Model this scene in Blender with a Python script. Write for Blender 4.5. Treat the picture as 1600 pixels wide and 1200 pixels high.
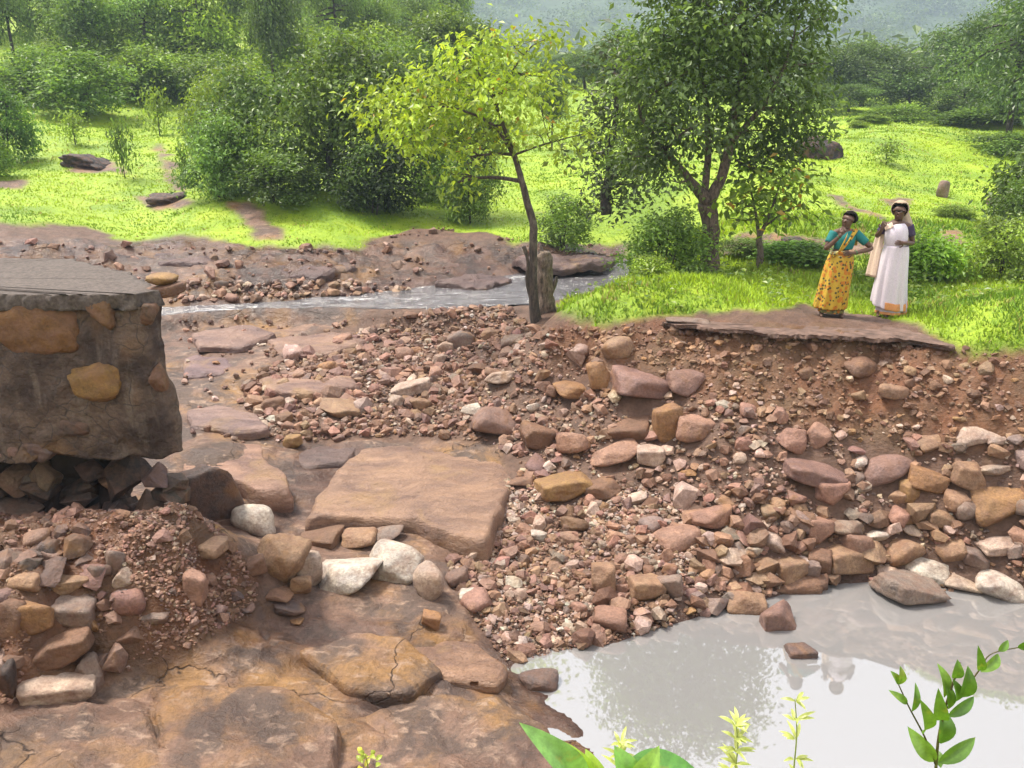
import bpy, bmesh, math, random
import numpy as np
from mathutils import Vector, Matrix, Euler

random.seed(7)
RNG = np.random.default_rng(7)
for o in list(bpy.data.objects):
    bpy.data.objects.remove(o)

# ------------------------------------------------------------------ camera, sky, sun, exposure
F_PX, CAM_Z, PITCH = 1386.0, 5.5, math.radians(18.0)
cam_data = bpy.data.cameras.new('camera')
cam = bpy.data.objects.new('camera', cam_data)
bpy.context.scene.collection.objects.link(cam)
cam_data.sensor_width = 36.0
cam_data.lens = 36.0 * F_PX / 1600.0
cam_data.clip_start, cam_data.clip_end = 0.05, 6000.0
cam.location = (0, 0, CAM_Z)
cam.rotation_euler = (math.radians(90) - PITCH, 0, 0)
sc = bpy.context.scene
sc.camera = cam

SUN_EL, SUN_AZ = math.radians(62), math.radians(-62)      # azimuth measured from +Y towards +X
world = bpy.data.worlds.new('World')
sc.world = world
world.use_nodes = True
wn, wl = world.node_tree.nodes, world.node_tree.links
wn.clear()
w_out = wn.new('ShaderNodeOutputWorld')
w_bg = wn.new('ShaderNodeBackground')
w_sky = wn.new('ShaderNodeTexSky')
w_sky.sky_type = 'NISHITA'
w_sky.sun_disc = False
w_sky.sun_elevation = SUN_EL
w_sky.sun_rotation = SUN_AZ
w_sky.air_density, w_sky.dust_density, w_sky.ozone_density = 1.0, 4.0, 1.0
w_hsv = wn.new('ShaderNodeHueSaturation')                  # bright white monsoon overcast: nearly colourless
w_hsv.inputs['Saturation'].default_value = 0.30
w_mix = wn.new('ShaderNodeMixRGB')
w_mix.inputs['Fac'].default_value = 0.55
w_mix.inputs['Color2'].default_value = (9.9, 9.35, 9.2, 1)
w_bg.inputs['Strength'].default_value = 0.088
wl.new(w_sky.outputs[0], w_hsv.inputs['Color'])
wl.new(w_hsv.outputs[0], w_mix.inputs['Color1'])
wl.new(w_mix.outputs[0], w_bg.inputs['Color'])
wl.new(w_bg.outputs[0], w_out.inputs['Surface'])

sun_data = bpy.data.lights.new('sun', 'SUN')
sun_data.energy = 3.6
sun_data.angle = math.radians(13)
sun_data.color = (1.0, 0.92, 0.79)
sun = bpy.data.objects.new('sun', sun_data)
sc.collection.objects.link(sun)
sun_dir = Vector((math.sin(SUN_AZ) * math.cos(SUN_EL), math.cos(SUN_AZ) * math.cos(SUN_EL), math.sin(SUN_EL)))
sun.rotation_euler = sun_dir.to_track_quat('Z', 'Y').to_euler()
sun.location = (0, 0, 60)

sc.view_settings.view_transform = 'Standard'
sc.view_settings.look = 'None'
sc.view_settings.exposure = 1.33
sc.view_settings.gamma = 1.0
sc.view_settings.use_curve_mapping = False
sc.render.engine = 'CYCLES'
sc.cycles.use_denoising = True
sc.cycles.max_bounces = 6
sc.cycles.diffuse_bounces = 3
sc.cycles.glossy_bounces = 3
sc.cycles.transmission_bounces = 3
sc.cycles.volume_bounces = 0
sc.cycles.use_adaptive_sampling = True
sc.cycles.adaptive_threshold = 0.02
sc.cycles.caustics_reflective = False
sc.cycles.caustics_refractive = False

# ------------------------------------------------------------------ pixel <-> world (photo pixels, 1600 x 1200)
CP, SP = math.cos(PITCH), math.sin(PITCH)
def dip(v):
    return PITCH + np.arctan((np.asarray(v, float) - 600.0) / F_PX)
def at_z(u, v, z):
    y = (CAM_Z - z) / np.tan(dip(v))
    zc = y * CP + (CAM_Z - z) * SP
    return np.array([(u - 800.0) / F_PX * zc, y, z])
def at_y(u, v, y):
    z = CAM_Z - y * np.tan(dip(v))
    zc = y * CP + (CAM_Z - z) * SP
    return np.array([(u - 800.0) / F_PX * zc, y, z])
def project(x, y, z):
    dz = CAM_Z - z
    zc = np.maximum(y * CP + dz * SP, 0.05)
    return 800.0 + F_PX * x / zc, 600.0 + F_PX * (dz * CP - y * SP) / zc
def px_scale(p):
    return (p[1] * CP + (CAM_Z - p[2]) * SP) / F_PX

# ------------------------------------------------------------------ noise
def _hash(ix, iy, iz, seed):
    h = (ix * 374761393 + iy * 668265263 + iz * 2147483647 + seed * 974634777) & 0xFFFFFFFF
    h = ((h ^ (h >> 13)) * 1274126177) & 0xFFFFFFFF
    return (h ^ (h >> 16)) & 0xFFFFFFFF
def noise3(p, seed=0):
    p = np.asarray(p, float)
    i = np.floor(p).astype(np.int64)
    f = p - i
    w = f * f * f * (f * (f * 6 - 15) + 10)
    out = np.zeros(len(p))
    for dx in (0, 1):
        for dy in (0, 1):
            for dz in (0, 1):
                h = _hash(i[:, 0] + dx, i[:, 1] + dy, i[:, 2] + dz, seed)
                gx = ((h & 1023) / 511.5 - 1); gy = (((h >> 10) & 1023) / 511.5 - 1); gz = (((h >> 20) & 1023) / 511.5 - 1)
                d = gx * (f[:, 0] - dx) + gy * (f[:, 1] - dy) + gz * (f[:, 2] - dz)
                wt = (w[:, 0] if dx else 1 - w[:, 0]) * (w[:, 1] if dy else 1 - w[:, 1]) * (w[:, 2] if dz else 1 - w[:, 2])
                out += d * wt
    return out
def fbm(p, octaves=4, seed=0, gain=0.5):
    p = np.asarray(p, float); a = 1.0; s = np.zeros(len(p))
    for k in range(octaves):
        s += a * noise3(p, seed + k * 17); p = p * 2.03 + 11.3; a *= gain
    return s
def fbm2(x, y, scale, octaves=4, seed=0, gain=0.5, z=0.0):
    x = np.atleast_1d(np.asarray(x, float)); y = np.atleast_1d(np.asarray(y, float))
    return fbm(np.stack([x * scale, y * scale, np.full_like(x, z)], 1), octaves, seed, gain)
def sstep(a, b, x):
    t = np.clip((x - a) / (b - a), 0, 1)
    return t * t * (3 - 2 * t)
def in_poly(u, v, poly):
    u = np.asarray(u, float); v = np.asarray(v, float)
    inside = np.zeros(u.shape, bool)
    n = len(poly)
    for i in range(n):
        x1, y1 = poly[i]; x2, y2 = poly[(i + 1) % n]
        if y1 == y2: continue
        c = ((y1 > v) != (y2 > v)) & (u < (x2 - x1) * (v - y1) / (y2 - y1) + x1)
        inside ^= c
    return inside

# ------------------------------------------------------------------ mesh helpers
def link(o, parent=None):
    sc.collection.objects.link(o)
    if parent is not None: o.parent = parent
    return o
def mesh_np(name, V, Fc, mat=None, smooth=True, col=None, attrs=None):
    """V (n,3); Fc (m,k) faces of one arity or list of such arrays; col per-vertex rgb."""
    V = np.asarray(V, np.float32)
    faces = Fc if isinstance(Fc, list) else [Fc]
    faces = [np.asarray(f, np.int32) for f in faces if len(f)]
    me = bpy.data.meshes.new(name)
    me.vertices.add(len(V)); me.vertices.foreach_set('co', V.ravel())
    loops = np.concatenate([f.ravel() for f in faces])
    tot = np.concatenate([np.full(len(f), f.shape[1], np.int32) for f in faces])
    start = np.concatenate([[0], np.cumsum(tot)[:-1]]).astype(np.int32)
    me.loops.add(len(loops)); me.loops.foreach_set('vertex_index', loops)
    me.polygons.add(len(tot)); me.polygons.foreach_set('loop_start', start)
    try: me.polygons.foreach_set('loop_total', tot)
    except Exception: pass
    me.update(calc_edges=True)
    me.polygons.foreach_set('use_smooth', np.full(len(tot), bool(smooth)))
    if col is not None:
        a = me.attributes.new('tint', 'FLOAT_COLOR', 'POINT')
        c = np.ones((len(V), 4), np.float32); c[:, :3] = col
        a.data.foreach_set('color', c.ravel())
    for k, val in (attrs or {}).items():
        a = me.attributes.new(k, 'FLOAT', 'POINT'); a.data.foreach_set('value', np.asarray(val, np.float32))
    if mat is not None: me.materials.append(mat)
    me.validate()
    return me
def obj(name, me, parent=None, loc=None):
    o = bpy.data.objects.new(name, me); link(o, parent)
    if loc is not None: o.location = loc
    return o
def empty(name, loc=(0, 0, 0)):
    o = bpy.data.objects.new(name, None); o.empty_display_size = 0.2; link(o); o.location = loc
    return o
def tag(o, label=None, cat=None, group=None, kind=None):
    if label: o['label'] = label
    if cat: o['category'] = cat
    if group: o['group'] = group
    if kind: o['kind'] = kind
    return o

class MB:
    """collects pieces into one mesh"""
    def __init__(s): s.V = []; s.F3 = []; s.F4 = []; s.C = []; s.n = 0
    def add(s, V, F, col=None):
        V = np.asarray(V, float); F = np.asarray(F, np.int64)
        (s.F3 if F.shape[1] == 3 else s.F4).append(F + s.n)
        s.V.append(V); s.n += len(V)
        s.C.append(np.broadcast_to(np.asarray(col if col is not None else (1, 1, 1), float), (len(V), 3)))
    def mesh(s, name, mat, smooth=True):
        f = []
        if s.F3: f.append(np.concatenate(s.F3))
        if s.F4: f.append(np.concatenate(s.F4))
        return mesh_np(name, np.concatenate(s.V), f, mat, smooth, np.concatenate(s.C))
    def tube(s, pts, radii, sides=7, col=None, rough=0.0, seed=0):
        pts = np.asarray(pts, float); n = len(pts)
        radii = np.broadcast_to(np.asarray(radii, float), (n,))
        t = np.gradient(pts, axis=0); t /= np.linalg.norm(t, axis=1)[:, None] + 1e-9
        ref = np.array([0.0, 1.0, 0.0]) if abs(t[0][1]) < 0.9 else np.array([1.0, 0, 0])
        V = []
        for i in range(n):
            a = np.cross(t[i], ref); a /= np.linalg.norm(a) + 1e-9
            b = np.cross(t[i], a)
            an = np.linspace(0, 2 * math.pi, sides, endpoint=False)
            V.append(pts[i] + radii[i] * (np.cos(an)[:, None] * a + np.sin(an)[:, None] * b))
        V = np.concatenate(V)
        if rough:
            c = np.repeat(pts, sides, 0)
            k = 1 + rough * fbm(V * 6 / max(radii.max() * 4, 0.15) + seed, 3, seed)[:, None]
            V = c + (V - c) * k
        i = np.arange(n - 1)[:, None] * sides; j = np.arange(sides)[None]; j2 = (j + 1) % sides
        F = np.stack([i + j, i + j2, i + sides + j2, i + sides + j], -1).reshape(-1, 4)
        V = np.concatenate([V, pts[:1], pts[-1:]])
        j = np.arange(sides); j2 = (j + 1) % sides; m = n * sides
        caps = np.concatenate([np.stack([np.full(sides, m), j2, j], 1), np.stack([np.full(sides, m + 1), (n - 1) * sides + j, (n - 1) * sides + j2], 1)])
        base = s.n
        s.add(V, F, col)
        s.F3.append(caps + base)

# ------------------------------------------------------------------ materials
def new_mat(name):
    m = bpy.data.materials.new(name); m.use_nodes = True
    n, l = m.node_tree.nodes, m.node_tree.links
    b = n['Principled BSDF']
    return m, n, l, b
def mixc(n, l, fac, a, b, mode='MIX'):
    x = n.new('ShaderNodeMixRGB'); x.blend_type = mode
    for s, val in (('Fac', fac), ('Color1', a), ('Color2', b)):
        if isinstance(val, bpy.types.NodeSocket): l.new(val, x.inputs[s])
        elif s == 'Fac': x.inputs[s].default_value = val
        else: x.inputs[s].default_value = (*val, 1)
    return x.outputs[0]
def ramp(n, l, src, stops):
    r = n.new('ShaderNodeValToRGB'); l.new(src, r.inputs[0])
    e = r.color_ramp.elements
    while len(e) < len(stops): e.new(0.5)
    for el, (p, c) in zip(e, stops):
        el.position = p; el.color = (c, c, c, 1) if not hasattr(c, '__len__') else (*c, 1)
    return r.outputs[0]
def noise_n(n, l, vec, scale, detail=5, rough=0.6, dist=0.0):
    t = n.new('ShaderNodeTexNoise'); t.inputs['Scale'].default_value = scale
    t.inputs['Detail'].default_value = detail; t.inputs['Roughness'].default_value = rough
    t.inputs['Distortion'].default_value = dist
    if vec is not None: l.new(vec, t.inputs['Vector'])
    return t.outputs['Fac']
def attr_n(n, name, out='Color'):
    a = n.new('ShaderNodeAttribute'); a.attribute_name = name
    return a.outputs[out]
def bump_n(n, l, h, strength, dist, normal=None):
    b = n.new('ShaderNodeBump'); b.inputs['Strength'].default_value = strength; b.inputs['Distance'].default_value = dist
    l.new(h, b.inputs['Height'])
    if normal is not None: l.new(normal, b.inputs['Normal'])
    return b.outputs[0]
def coords(n, l, which='Object', scale=None):
    t = n.new('ShaderNodeTexCoord').outputs[which]
    if scale:
        mp = n.new('ShaderNodeMapping'); mp.inputs['Scale'].default_value = scale; l.new(t, mp.inputs[0]); t = mp.outputs[0]
    return t
def geo_pos(n): return n.new('ShaderNodeNewGeometry').outputs['Position']

def rock_mat(name, source):
    m, n, l, b = new_mat(name)
    base = n.new('ShaderNodeObjectInfo').outputs['Color'] if source == 'object' else attr_n(n, 'tint')
    pos = geo_pos(n)
    big = noise_n(n, l, pos, 4.5, 4, 0.6)
    fine = noise_n(n, l, pos, 34, 5, 0.7)
    c = mixc(n, l, ramp(n, l, big, [(0.35, 0.0), (0.7, 1.0)]), mixc(n, l, 1.0, base, (0.72, 0.70, 0.70), 'MULTIPLY'), mixc(n, l, 1.0, base, (1.18, 1.12, 1.02), 'MULTIPLY'))
    c = mixc(n, l, 1.0, c, ramp(n, l, fine, [(0.3, 0.62), (0.62, 1.14)]), 'MULTIPLY')
    ochre = ramp(n, l, noise_n(n, l, pos, 2.6, 3, 0.5, 0.6), [(0.60, 0.0), (0.72, 0.55)])
    c = mixc(n, l, ochre, c, (0.27, 0.14, 0.055))
    c = mixc(n, l, ramp(n, l, noise_n(n, l, pos, 6.5, 5, 0.65), [(0.42, 0.0), (0.66, 0.6)]), c, (0.19, 0.10, 0.066))
    l.new(c, b.inputs['Base Color'])
    b.inputs['Roughness'].default_value = 0.62
    b.inputs['Specular IOR Level'].default_value = 0.35
    mid = noise_n(n, l, pos, 11, 4, 0.6)
    nb = bump_n(n, l, mid, 0.55, 0.05)
    nb = bump_n(n, l, fine, 0.6, 0.02, nb)
    l.new(bump_n(n, l, noise_n(n, l, pos, 110, 4, 0.75), 0.5, 0.008, nb), b.inputs['Normal'])
    return m
M_ROCK = rock_mat('rock', 'object')
M_PEBBLE = rock_mat('pebbles', 'tint')
def slab_mat():
    m, n, l, b = new_mat('slab_rock')
    base = n.new('ShaderNodeObjectInfo').outputs['Color']; pos = geo_pos(n)
    st = n.new('ShaderNodeMapping'); st.inputs['Scale'].default_value = (0.9, 1.7, 2.5); st.inputs['Rotation'].default_value = (0.1, 0, 0.4); l.new(pos, st.inputs[0])
    s1, s2 = noise_n(n, l, st.outputs[0], 1.3, 6, 0.6, 0.7), noise_n(n, l, st.outputs[0], 5, 6, 0.7, 0.5)
    f = noise_n(n, l, pos, 40, 5, 0.7)
    c = mixc(n, l, ramp(n, l, s1, [(0.36, 0), (0.64, 1)]), mixc(n, l, 1.0, base, (0.66, 0.62, 0.66), 'MULTIPLY'), mixc(n, l, 1.0, base, (1.25, 1.2, 1.12), 'MULTIPLY'))
    c = mixc(n, l, ramp(n, l, noise_n(n, l, pos, 1.4, 5, 0.6, 0.5), [(0.56, 0), (0.70, .6)]), c, (0.33, 0.20, 0.085))
    c = mixc(n, l, ramp(n, l, s2, [(0.60, 0), (0.74, .6)]), c, (0.10, 0.062, 0.052))
    c = mixc(n, l, 1.0, c, ramp(n, l, f, [(0.3, 0.72), (0.65, 1.15)]), 'MULTIPLY')
    l.new(c, b.inputs['Base Color']); b.inputs['Roughness'].default_value = 0.45; b.inputs['Specular IOR Level'].default_value = 0.5
    nb = bump_n(n, l, s2, 0.9, 0.07); nb = bump_n(n, l, noise_n(n, l, pos, 14, 5, 0.7, 0.6), 0.5, 0.03, nb); nb = bump_n(n, l, s1, 0.5, 0.1, nb)
    l.new(bump_n(n, l, f, 0.5, 0.015, nb), b.inputs['Normal'])
    return m
M_SLAB = slab_mat()

def ground_mat():
    m, n, l, b = new_mat('ground')
    pos = geo_pos(n)
    grass, soil, bed = attr_n(n, 'grass', 'Fac'), attr_n(n, 'soil', 'Fac'), attr_n(n, 'bedrock', 'Fac')
    wet = attr_n(n, 'wet', 'Fac')
    g1, g2, g3 = noise_n(n, l, pos, 0.9, 5, 0.6), noise_n(n, l, pos, 5, 5, 0.65), noise_n(n, l, pos, 26, 5, 0.7)
    # bedrock: dusty rose, ochre and pale patches stretched along the bedding
    st = n.new('ShaderNodeMapping'); st.inputs['Scale'].default_value = (0.8, 1.35, 1.6); st.inputs['Rotation'].default_value = (0, 0, 0.5); l.new(pos, st.inputs[0])
    s1 = noise_n(n, l, st.outputs[0], 1.5, 6, 0.62, 0.5)
    s2 = noise_n(n, l, st.outputs[0], 6.5, 5, 0.65, 0.4)
    rock = mixc(n, l, ramp(n, l, s1, [(0.35, 0.0), (0.65, 1.0)]), (0.13, 0.072, 0.05), (0.27, 0.165, 0.118))
    rock = mixc(n, l, ramp(n, l, g1, [(0.48, 0.0), (0.62, 0.8)]), rock, (0.31, 0.165, 0.05))
    rock = mixc(n, l, ramp(n, l, noise_n(n, l, pos, 1.5, 6, 0.65, 0.5), [(0.46, 0.0), (0.58, 0.9)]), rock, (0.095, 0.064, 0.052))
    rock = mixc(n, l, ramp(n, l, s2, [(0.55, 0.0), (0.68, 0.75)]), rock, (0.40, 0.275, 0.20))
    dirt = mixc(n, l, ramp(n, l, g2, [(0.3, 0.0), (0.7, 1.0)]), (0.075, 0.04, 0.027), (0.175, 0.10, 0.068))
    red = mixc(n, l, ramp(n, l, g2, [(0.3, 0.0), (0.7, 1.0)]), (0.095, 0.033, 0.015), (0.22, 0.09, 0.038))
    red = mixc(n, l, ramp(n, l, g1, [(0.42, 0.0), (0.62, 0.8)]), red, (0.125, 0.075, 0.038))
    turf = mixc(n, l, ramp(n, l, g2, [(0.3, 0.0), (0.7, 1.0)]), (0.19, 0.31, 0.010), (0.33, 0.46, 0.018))
    turf = mixc(n, l, ramp(n, l, noise_n(n, l, pos, 0.35, 4, 0.6), [(0.46, 0.0), (0.62, 0.75)]), turf, (0.12, 0.22, 0.012))
    turf = mixc(n, l, ramp(n, l, g1, [(0.5, 0.0), (0.68, 0.6)]), turf, (0.37, 0.46, 0.025))
    c = mixc(n, l, bed, dirt, rock)
    c = mixc(n, l, soil, c, red)
    c = mixc(n, l, 1.0, c, ramp(n, l, g3, [(0.3, 0.7), (0.65, 1.14)]), 'MULTIPLY')
    # cracks of the bedrock
    wv = n.new('ShaderNodeVectorMath'); wv.operation = 'MULTIPLY_ADD'
    nz = n.new('ShaderNodeTexNoise'); nz.inputs['Scale'].default_value = 1.6; nz.inputs['Detail'].default_value = 4; l.new(pos, nz.inputs['Vector'])
    wv.inputs[1].default_value = (0.9, 0.9, 0.2); l.new(nz.outputs['Color'], wv.inputs[0]); l.new(pos, wv.inputs[2])
    vo = n.new('ShaderNodeTexVoronoi'); vo.feature = 'DISTANCE_TO_EDGE'; vo.inputs['Scale'].default_value = 0.5
    l.new(wv.outputs[0], vo.inputs['Vector'])
    crack = ramp(n, l, vo.outputs['Distance'], [(0.0, 1.0), (0.0045, 0.0)])
    patch = ramp(n, l, g1, [(0.50, 0.0), (0.58, 1.0)])
    cm = n.new('ShaderNodeMath'); cm.operation = 'MULTIPLY'; l.new(crack, cm.inputs[0]); l.new(bed, cm.inputs[1])
    cm2 = n.new('ShaderNodeMath'); cm2.operation = 'MULTIPLY'; l.new(cm.outputs[0], cm2.inputs[0]); l.new(patch, cm2.inputs[1])
    crack = cm2.outputs[0]
    c = mixc(n, l, crack, c, (0.05, 0.032, 0.026))
    c = mixc(n, l, wet, c, mixc(n, l, 1.0, c, (0.48, 0.43, 0.45), 'MULTIPLY'))
    c = mixc(n, l, grass, c, turf)
    l.new(c, b.inputs['Base Color'])
    rr = n.new('ShaderNodeMapRange'); rr.inputs['To Min'].default_value = 0.58; rr.inputs['To Max'].default_value = 0.2
    l.new(wet, rr.inputs['Value']); l.new(rr.outputs[0], b.inputs['Roughness'])
    b.inputs['Specular IOR Level'].default_value = 0.4
    inv = n.new('ShaderNodeMath'); inv.operation = 'SUBTRACT'; inv.inputs[0].default_value = 1; l.new(crack, inv.inputs[1])
    nb = bump_n(n, l, s2, 0.6, 0.07)
    nb = bump_n(n, l, inv.outputs[0], 0.8, 0.04, nb)
    nb = bump_n(n, l, g2, 0.35, 0.06, nb)
    nb = bump_n(n, l, g3, 0.6, 0.03, nb)
    l.new(bump_n(n, l, noise_n(n, l, pos, 95, 4, 0.75), 0.5, 0.01, nb), b.inputs['Normal'])
    return m
M_GROUND = ground_mat()

def leaf_mat(name, trans=0.35, up=0.35, gloss=0.45, mottle=False):
    m, n, l, b = new_mat(name)
    n.remove(b)
    out = n['Material Output']
    col = mixc(n, l, 1.0, attr_n(n, 'tint'), n.new('ShaderNodeObjectInfo').outputs['Color'], 'MULTIPLY')
    if mottle:
        tx = coords(n, l)
        col = mixc(n, l, 1.0, col, ramp(n, l, noise_n(n, l, tx, 45, 5, 0.7), [(0.3, 0.62), (0.7, 1.2)]), 'MULTIPLY')
        col = mixc(n, l, ramp(n, l, noise_n(n, l, tx, 22, 3), [(0.60, 0.0), (0.70, 0.5)]), col, (0.30, 0.30, 0.05))
    g = n.new('ShaderNodeNewGeometry')
    nm = n.new('ShaderNodeVectorMath'); nm.operation = 'MULTIPLY_ADD'; nm.inputs[1].default_value = (1 - up,) * 3; nm.inputs[2].default_value = (0, 0, up)
    l.new(g.outputs['Normal'], nm.inputs[0])
    nn = n.new('ShaderNodeVectorMath'); nn.operation = 'NORMALIZE'; l.new(nm.outputs[0], nn.inputs[0])
    d = n.new('ShaderNodeBsdfDiffuse'); t = n.new('ShaderNodeBsdfTranslucent'); s = n.new('ShaderNodeBsdfGlossy')
    s.inputs['Roughness'].default_value = gloss
    l.new(col, d.inputs['Color'])
    l.new(mixc(n, l, 1.0, col, (1.25, 1.15, 0.6), 'MULTIPLY'), t.inputs['Color'])
    l.new(nn.outputs[0], d.inputs['Normal'])
    mx = n.new('ShaderNodeMixShader'); mx.inputs[0].default_value = trans
    l.new(d.outputs[0], mx.inputs[1]); l.new(t.outputs[0], mx.inputs[2])
    m2 = n.new('ShaderNodeMixShader'); m2.inputs[0].default_value = 0.05
    l.new(mx.outputs[0], m2.inputs[1]); l.new(s.outputs[0], m2.inputs[2])
    l.new(m2.outputs[0], out.inputs['Surface'])
    return m
M_LEAF = leaf_mat('leaves', 0.45, 0.35)
M_GRASS = leaf_mat('grass_blades', 0.30, 0.8, 0.7)

def bark_mat():
    m, n, l, b = new_mat('bark')
    pos = geo_pos(n)
    st = n.new('ShaderNodeMapping'); st.inputs['Scale'].default_value = (1, 1, 0.25); l.new(pos, st.inputs[0])
    a = noise_n(n, l, st.outputs[0], 26, 6, 0.72, 0.4)
    c = mixc(n, l, 1.0, attr_n(n, 'tint'), ramp(n, l, a, [(0.36, 0.25), (0.62, 1.5)]), 'MULTIPLY')
    c = mixc(n, l, ramp(n, l, noise_n(n, l, pos, 7, 3), [(0.56, 0), (0.66, 0.5)]), c, (0.20, 0.17, 0.13))
    l.new(c, b.inputs['Base Color']); b.inputs['Roughness'].default_value = 0.9
    l.new(bump_n(n, l, a, 0.9, 0.03), b.inputs['Normal'])
    return m
M_BARK = bark_mat()

def simple_mat(name, col, rough=0.7, var=0.25, scale=20, bump=0.0, bdist=0.01):
    m, n, l, b = new_mat(name)
    t = noise_n(n, l, coords(n, l), scale, 4, 0.6)
    c = mixc(n, l, 1.0, col, ramp(n, l, t, [(0.3, 1 - var), (0.7, 1 + var)]), 'MULTIPLY')
    l.new(c, b.inputs['Base Color']); b.inputs['Roughness'].default_value = rough
    if bump: l.new(bump_n(n, l, t, bump, bdist), b.inputs['Normal'])
    return m

# ------------------------------------------------------------------ terrain: a thin-plate surface through surveyed points
CTRL = [at_z(*c) for c in [
    # shore of the pool and its floor
    (800,1040,0),(860,1015,0),(960,1005,0),(1080,968,0),(1180,940,0),(1300,912,0),(1450,915,0),(1600,938,0),(1900,960,0),(895,1125,0),(935,1180,0),
    (1010,1110,-.45),(1300,1050,-.5),(1500,1050,-.55),(1600,1150,-.6),(1050,1195,-.5),(1300,1180,-.6),(1900,1100,-.6),
    # bank top and broken edge
    (885,503,2.25),(950,500,2.38),(1040,500,2.43),(1200,513,2.43),(1320,519,2.43),(1440,524,2.43),(1520,545,2.43),(1600,553,2.43),(1900,585,2.43),
    (1280,495,2.44),(1390,495,2.44),(1110,425,2.5),(1000,450,2.3),(1200,430,2.5),(1550,450,2.5),(1300,370,2.8),(1500,400,2.6),(1900,480,2.5),
    # washed-out face and rubble slope
    (950,560,1.95),(1040,590,1.8),(1200,620,1.7),(1400,680,1.4),(1600,720,1.32),(1500,820,.6),(1300,800,.63),(1900,760,1.3),(1900,860,.6),
    (900,600,1.45),(1000,650,1.35),(1100,750,.85),(1050,850,.4),(900,700,.98),(1200,860,.38),(1130,690,1.3),
    (830,525,1.9),(800,560,1.4),(780,520,1.35),(800,620,1.2),
    # river bed
    (700,600,1.0),(700,520,1.25),(700,700,.7),(760,850,.3),(850,920,.15),(560,640,.9),(450,560,1.15),(350,600,1.0),(330,500,1.3),(500,500,1.3),
    (500,720,.6),(560,820,.45),(430,800,.5),(300,660,.85),(300,740,.75),(480,880,.42),(640,860,.35),
    # stream channel and far bank
    (800,455,1.45),(600,468,1.4),(400,478,1.35),(900,435,1.5),(970,415,1.55),(260,485,1.32),
    (500,435,1.75),(300,440,1.75),(700,425,1.7),(400,410,1.95),(600,395,2.0),(800,398,1.9),(950,393,1.9),(870,470,1.62),(945,450,1.7),
    # foreground bedrock
    (600,1000,.27),(400,1000,.4),(200,1100,.5),(300,1180,.52),(700,1150,.2),(850,1185,.1),(0,1150,.62),(750,1040,.12),(500,940,.36),(690,940,.3),(-300,1150,.8),
    # mound under the left causeway
    (0,990,1.05),(150,1055,.56),(345,935,.66),(405,950,.46),(290,808,1.50),(150,818,1.48),(0,818,1.50),(345,835,1.22),(200,930,1.12),(60,940,1.22),(-300,880,1.5),(392,890,.80),(240,1040,.5),(60,1095,.55),(300,900,1.08),
]]
CTRL += [at_y(u, v, y) for u, v, y in [
    (200,352,23),(330,378,21),(0,352,20.5),(100,250,30),(250,200,38),(100,170,42),(500,300,25),(650,345,23.5),(700,310,27),(870,200,45),(880,150,60),
    (800,376,21.5),(980,375,21),(1300,300,24),(1450,300,26),(1280,235,32),(1400,200,42),(1560,250,32),(0,100,55),(250,100,58),(300,0,85),(0,-20,85),(-300,250,30),(-300,50,55),
    (600,120,60),(700,150,55),(1050,300,25),(1150,350,19.5),(1300,165,65),(1600,190,55),(1900,250,36),(1900,380,22),(1000,150,80),(1400,158,95),(700,60,95),(1900,140,95)]]
CTRL += [np.array(c, float) for c in [(-6.5,9.5,.9),(-6.6,8.6,1.2),(-5.2,8.6,1.15),(-4.2,8.6,1.1),(-3.7,8.5,1.0),(-4,11,.95),(-7,13,1.2),(-12,11,1.5),(-12,16,2.0),(-3,4.5,.7),(0,4.5,.1),(4,4.2,-.1),(-9,5,1.2),(9,5,-.3),(40,20,2.4),(-40,30,5),(-70,70,16),(-95,105,30),(-40,105,18),(0,112,6.5),(60,112,5.5),(100,105,7),(60,45,4)]]
CTRL = np.array(CTRL)
def _tps_fit(P, z, lam=1e-3):
    n = len(P); d = np.linalg.norm(P[:, None] - P[None], axis=-1)
    K = np.where(d > 0, d * d * np.log(d + 1e-12), 0) + lam * np.eye(n)
    A = np.zeros((n + 3, n + 3)); A[:n, :n] = K; A[:n, n] = 1; A[:n, n + 1:] = P; A[n, :n] = 1; A[n + 1:, :n] = P.T
    return np.linalg.solve(A, np.concatenate([z, [0, 0, 0]]))
# warp distance so that near detail stays local while far ground stays smooth
def _warp(x, y): 
    return np.stack([np.asarray(x, float) / (np.asarray(y, float) + 4) * 12, np.log(np.asarray(y, float) + 4) * 12], -1)
_WP = _warp(CTRL[:, 0], CTRL[:, 1])
_TPS = _tps_fit(_WP, CTRL[:, 2], 0.02)
def base_h(x, y):
    x = np.atleast_1d(np.asarray(x, float)); y = np.atleast_1d(np.asarray(y, float))
    out = np.empty(x.shape)
    for i in range(0, len(x), 20000):
        q = _warp(x[i:i+20000], np.maximum(y[i:i+20000], 3.0))
        d2 = ((q[:, None] - _WP[None]) ** 2).sum(-1)
        out[i:i+20000] = (0.5 * d2 * np.log(d2 + 1e-12)) @ _TPS[:-3] + _TPS[-3] + q @ _TPS[-2:]
    return out

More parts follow.
